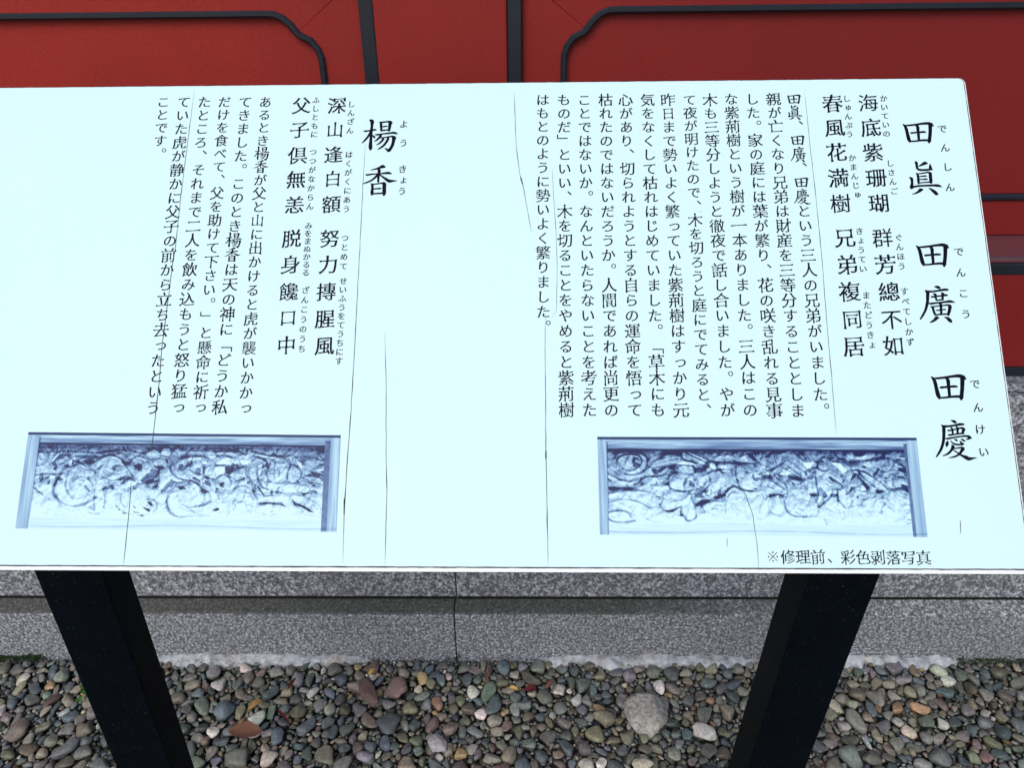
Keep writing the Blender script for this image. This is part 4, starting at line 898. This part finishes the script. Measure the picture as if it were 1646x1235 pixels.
Cc = ((950, 695), 6.096,
 [(360,300,200,110,0,.15),(360,300,110,75,0,.22),(720,270,170,70,-15,.17),(650,380,130,50,-10,.16),(640,470,140,50,-10,.16),(1010,250,150,60,25,.16),(1270,230,160,60,5,.16),(1540,240,160,60,0,.16),(920,360,100,50,10,.2),(900,490,140,90,0,.22),(1060,480,90,120,20,.2),(1260,480,170,90,-30,.18),
  (1520,440,150,130,0,.22),(810,680,160,90,-15,.2),(960,760,70,110,0,.2),(430,680,260,110,15,.14),(270,820,120,50,0,.16),(1220,720,150,60,-10,.16),(1400,620,90,80,0,.16),(1150,590,60,70,0,.16)],
 [[(160,530),(300,540),(450,545),(400,570),(180,575)],[(755,330),(830,310),(820,370),(770,370)],[(780,390),(860,380),(850,405),(790,415)],[(1020,350),(1180,330),(1060,400),(1010,405)],[(700,515),(760,485),(765,525)],[(890,275),(1000,280),(1050,310),(960,295)],[(1140,270),(1250,290),(1400,290),(1630,320),(1540,315),(1200,310)],
  [(1190,640),(1310,595),(1330,620),(1240,660)],[(1020,705),(1090,660),(1190,665),(1130,695),(1030,735)],[(880,730),(885,790),(910,825),(870,825)],[(480,515),(510,490),(515,515)],[(690,765),(770,765),(880,735),(800,785),(740,785)],[(1215,310),(1245,310),(1240,370)],[(560,345),(660,340),(760,320),(680,352)]],
 [[(830,310),(880,288),(1010,300),(1030,330),(900,320)],[(1265,330),(1325,325),(1325,360),(1280,365)],[(1150,300),(1220,300),(1215,370),(1160,340)],[(1130,560),(1165,540),(1170,600),(1130,640)],[(600,530),(760,530),(760,560),(620,560)]],
 [(9,.5,[(270,320),(260,260),(350,215),(460,230),(500,290),(450,350),(370,378),(300,350),(270,320)]),(9,.45,[(230,260),(260,205),(400,180),(500,210),(550,270),(540,350),(470,410),(360,415),(260,380)]),(12,.6,[(160,410),(220,430),(300,470),(420,480),(540,440),(680,430),(750,385)]),(9,.5,[(520,510),(640,520),(740,470),(775,420)]),
  (8,.45,[(570,340),(640,270),(760,215),(860,230)]),(5,.35,[(600,290),(740,250),(860,230)]),(5,.35,[(600,320),(760,280),(880,260)]),(7,.4,[(860,180),(900,260),(1010,300),(1140,340)]),(5,.35,[(880,180),(1000,240),(1130,300)]),(5,.35,[(940,180),(1060,230),(1150,280)]),(8,.45,[(840,360),(900,320),(1000,340),(1020,395)]),
  (9,.5,[(780,560),(900,580),(1010,570)]),(7,.4,[(770,430),(760,500),(780,560)]),(6,.35,[(820,440),(900,460),(960,440)]),(6,.35,[(1000,420),(1030,500),(1090,540),(1140,480)]),(7,.4,[(960,580),(1000,640),(1020,660)]),(8,.45,[(1100,430),(1200,380),(1300,360)]),(9,.55,[(1320,590),(1400,530),(1500,570),(1590,580)]),
  (7,.4,[(1420,340),(1420,440),(1450,530)]),(6,.3,[(1460,380),(1560,400),(1630,380)]),(6,.35,[(1200,600),(1300,540),(1400,480)]),(9,.5,[(670,700),(700,760),(780,770),(880,730)]),(7,.4,[(710,590),(700,680),(670,710)]),(6,.35,[(780,680),(900,660),(960,600)]),(8,.45,[(910,820),(950,870),(1010,850),(1030,830)]),
  (7,.45,[(980,640),(1020,740),(1030,820)]),(8,.5,[(1080,720),(1110,780),(1090,790)]),(6,.35,[(1080,720),(1180,680),(1300,680)]),(5,.3,[(1180,750),(1280,760)]),(6,.35,[(170,690),(300,660),(450,680),(600,760)]),(8,.5,[(165,790),(240,770),(340,780),(390,830)]),(9,.55,[(165,850),(230,880),(340,885),(430,870)]),
  (6,.4,[(540,850),(620,880),(700,875)]),(6,.35,[(170,600),(300,580),(460,570),(600,600),(680,660)]),(6,.35,[(1340,640),(1380,590),(1440,600)]),(6,.3,[(1320,700),(1320,790)]),(7,.4,[(120,70),(130,160),(155,200)]),(5,.3,[(130,960),(600,945),(900,970),(1640,985)]),(5,.25,[(600,920),(1200,900),(1640,910)]),
  (5,.35,[(1200,240),(1340,220),(1440,260)]),(5,.35,[(1460,240),(1560,210),(1640,220)]),(8,.5,[(30,60),(600,60)])])
D = ((1220, 695), 5.879,
 [(200,250,220,90,0,.18),(350,340,140,60,35,.16),(610,310,65,70,0,.24),(640,460,130,150,0,.22),(330,490,80,50,0,.2),(340,620,130,130,0,.22),(470,740,130,60,10,.18),(180,680,90,90,0,.16),(950,220,150,60,0,.2),(1050,430,190,60,35,.18),(1210,310,140,60,10,.18),(1320,360,100,50,10,.16),(1330,490,130,50,0,.16),
  (740,640,120,120,0,.18),(760,330,110,60,30,.16),(1040,300,60,30,0,.16),(900,450,80,60,0,.12),(960,570,80,40,10,.16),(1330,640,140,90,0,.12),(1100,680,120,60,0,.12),(150,480,110,50,30,.16)],
 [[(40,405),(100,410),(140,430),(130,445),(40,440)],[(270,415),(370,420),(440,460),(390,460),(280,435)],[(80,610),(150,590),(200,585),(160,605),(100,622)],[(470,580),(545,588),(545,612),(490,605)],[(680,265),(960,285),(950,300),(690,285)],[(900,385),(960,430),(1050,530),(1020,560),(960,460)],
  [(1100,545),(1150,550),(1200,560),(1150,580),(1110,580)],[(1210,550),(1320,520),(1440,515),(1440,545),(1300,540)],[(1170,425),(1240,430),(1200,445)],[(1260,410),(1380,430),(1370,440),(1290,425)],[(545,710),(600,680),(650,665),(600,695),(570,720)],[(180,410),(230,405),(225,420),(190,422)],[(0,390),(60,375),(0,410)],
  [(60,370),(180,310),(270,262),(200,325),(120,370)],[(900,175),(1000,175),(995,205),(950,220),(905,205)]],
 [[(410,290),(540,290),(540,320),(450,350)],[(680,290),(760,295),(830,360),(800,400),(740,340)],[(200,330),(310,390),(260,410),(150,400),(140,360)],[(450,540),(540,530),(545,575),(460,575)],[(970,500),(1030,540),(960,560)],[(40,400),(90,375),(90,405)]],
 [(8,.5,[(560,290),(550,330),(590,365),(650,360),(670,320)]),(7,.4,[(560,280),(600,240),(650,250),(680,280)]),(9,.5,[(530,380),(540,480),(560,580),(540,660)]),(7,.4,[(700,540),(770,545)]),(8,.45,[(740,540),(750,640),(780,680),(820,725)]),(8,.45,[(700,550),(670,620),(600,680)]),(6,.3,[(740,560),(745,690)]),
  (9,.55,[(240,650),(260,740),(320,790),(420,800),(540,795)]),(7,.4,[(260,520),(270,600),(240,640)]),(6,.35,[(380,530),(480,560),(560,690)]),(7,.4,[(270,470),(330,445),(390,470),(400,540)]),(8,.45,[(100,450),(180,500),(240,540)]),(7,.4,[(60,640),(90,600),(180,590),(260,620)]),(6,.35,[(90,760),(180,790),(240,790)]),
  (8,.5,[(810,180),(820,230),(880,265),(1000,270),(1090,240),(1110,190)]),(8,.5,[(895,175),(910,215),(950,225),(995,205),(1000,175)]),(8,.5,[(710,190),(740,240),(820,260)]),(7,.45,[(1110,200),(1200,200),(1120,250)]),(8,.5,[(900,360),(1000,380),(1150,480),(1210,540)]),(6,.4,[(940,400),(1060,500),(1160,550)]),
  (7,.5,[(930,360),(1000,440),(1100,520)]),(7,.45,[(1100,270),(1200,250),(1330,310),(1420,370)]),(5,.4,[(1140,330),(1260,320),(1380,370)]),(5,.4,[(1160,380),(1280,360),(1400,380)]),(5,.35,[(1240,400),(1330,390)]),(8,.55,[(900,545),(920,580),(1000,605),(1030,570),(960,560),(900,545)]),(7,.45,[(820,590),(900,530),(970,490)]),
  (7,.4,[(980,640),(1060,630),(1110,600)]),(6,.4,[(1080,700),(1100,650),(1180,620),(1240,650)]),(7,.45,[(1160,770),(1160,720),(1190,680)]),(5,.35,[(1380,780),(1440,750),(1470,745)]),(6,.45,[(1400,830),(1480,835)]),(6,.4,[(1400,870),(1440,860),(1480,875)]),(5,.3,[(0,940),(160,915),(400,935),(560,960),(1000,970),(1500,972)]),
  (6,.45,[(560,960),(1500,975)]),(8,.5,[(20,160),(200,165),(400,170),(650,165)]),(7,.4,[(330,190),(420,270)]),(6,.35,[(0,260),(120,200),(250,190)]),(6,.35,[(220,290),(350,380),(440,450)]),(6,.35,[(280,270),(400,360),(440,400)]),(6,.35,[(620,830),(640,880)]),(5,.3,[(830,715),(960,690),(1010,710)]),
  (7,.4,[(440,370),(500,350),(560,330)]),(7,.4,[(440,380),(470,440),(530,420)]),(5,.3,[(820,420),(840,500),(820,560)]),(5,.3,[(880,420),(860,500)]),(6,.4,[(1330,230),(1410,240)]),(6,.35,[(1320,600),(1420,640)]),(6,.35,[(1350,680),(1460,700)])])
print_photo([(46,695),(548,700),(541,855.5),(24.5,850)], [A, Bc], 40, .040, (.950, .968), .120,
            lambda U, V: .44+.78*np.clip((V-.12)*1.25, 0, 1)**.75*.72-.18*np.clip((U-.8)/.2, 0, 1)*(1-V))
print_photo([(960,702.5),(1473,704),(1491,864),(964,860)], [Cc, D], 70, .03, (.957, .966), .135,
            lambda U, V: .42+.80*np.clip((V-.12)*1.2, 0, 1)**.8*.72-.15*np.clip((U-.85)/.15, 0, 1)*(1-V))


# ---- steel frame under the plate and the two posts
for yy in (yb+.10, yt-.12):
    slab('frame_rail', [(xl+.06, yy-.02), (xr-.12, yy-.02), (xr-.12, yy+.02), (xl+.06, yy+.02)], -.032, -.0065, POST, sign, .002)
pdir = camdir(-58, -1993, 1240)
def post(fl, fr, side_px, side):
    """fl/fr: pixel x of front face edges at the board's lower edge; side_px: outer pixel of the visible side face"""
    yE = 914 if side == 'L' else 924.5
    Pm = BO + ba*(B((fl+fr)/2, yE)[0]) + Vector((0, .022, 0)); n = Vector((0, 1, 0)); n = (n-pdir*n.dot(pdir)).normalized()
    Pm = BO + ba*(B((fl+fr)/2, yE)[0]) + bu*yb + Vector((0, .012, 0))
    A = hit(fl, yE, Pm, n); D = hit(fr, yE, Pm, n); corner = D if side == 'L' else A
    
    def edge_x(q):
        (xa, ya), (xb, yb_) = proj(q), proj(q+pdir*.3); return xa+(xb-xa)*(yE-ya)/(yb_-ya)
    best = min((abs(edge_x(corner+n*d)-side_px), d) for d in np.linspace(.01, .2, 400)); d = best[1]
    Q = [A, D, D+n*d, A+n*d]; top_p = BO - bn*.0066
    tops = [q - pdir*((top_p-q).dot(bn)/(-pdir.dot(bn)))*1.0 for q in Q]
    tops = [q + pdir*((top_p-q).dot(bn)/pdir.dot(bn)) for q in Q]
    bots = [q + pdir*((-.03-q.z)/pdir.z) for q in Q]
    print('post', (A-D).length, d)
    bm = bmesh.new(); t = [bm.verts.new(v-sign.location) for v in tops]; b = [bm.verts.new(v-sign.location) for v in bots]
    bm.faces.new(t); bm.faces.new(b[::-1])
    for i in range(4): bm.faces.new((t[i], b[i], b[(i+1) % 4], t[(i+1) % 4]))
    bevelled(bm, .0025, 3); me = bpy.data.meshes.new('post'); bm.to_mesh(me); bm.free()
    return link('post', me, POST, sign)
post(51.7, 161, 208, 'L'); post(1302, 1415.6, 1260, 'R')
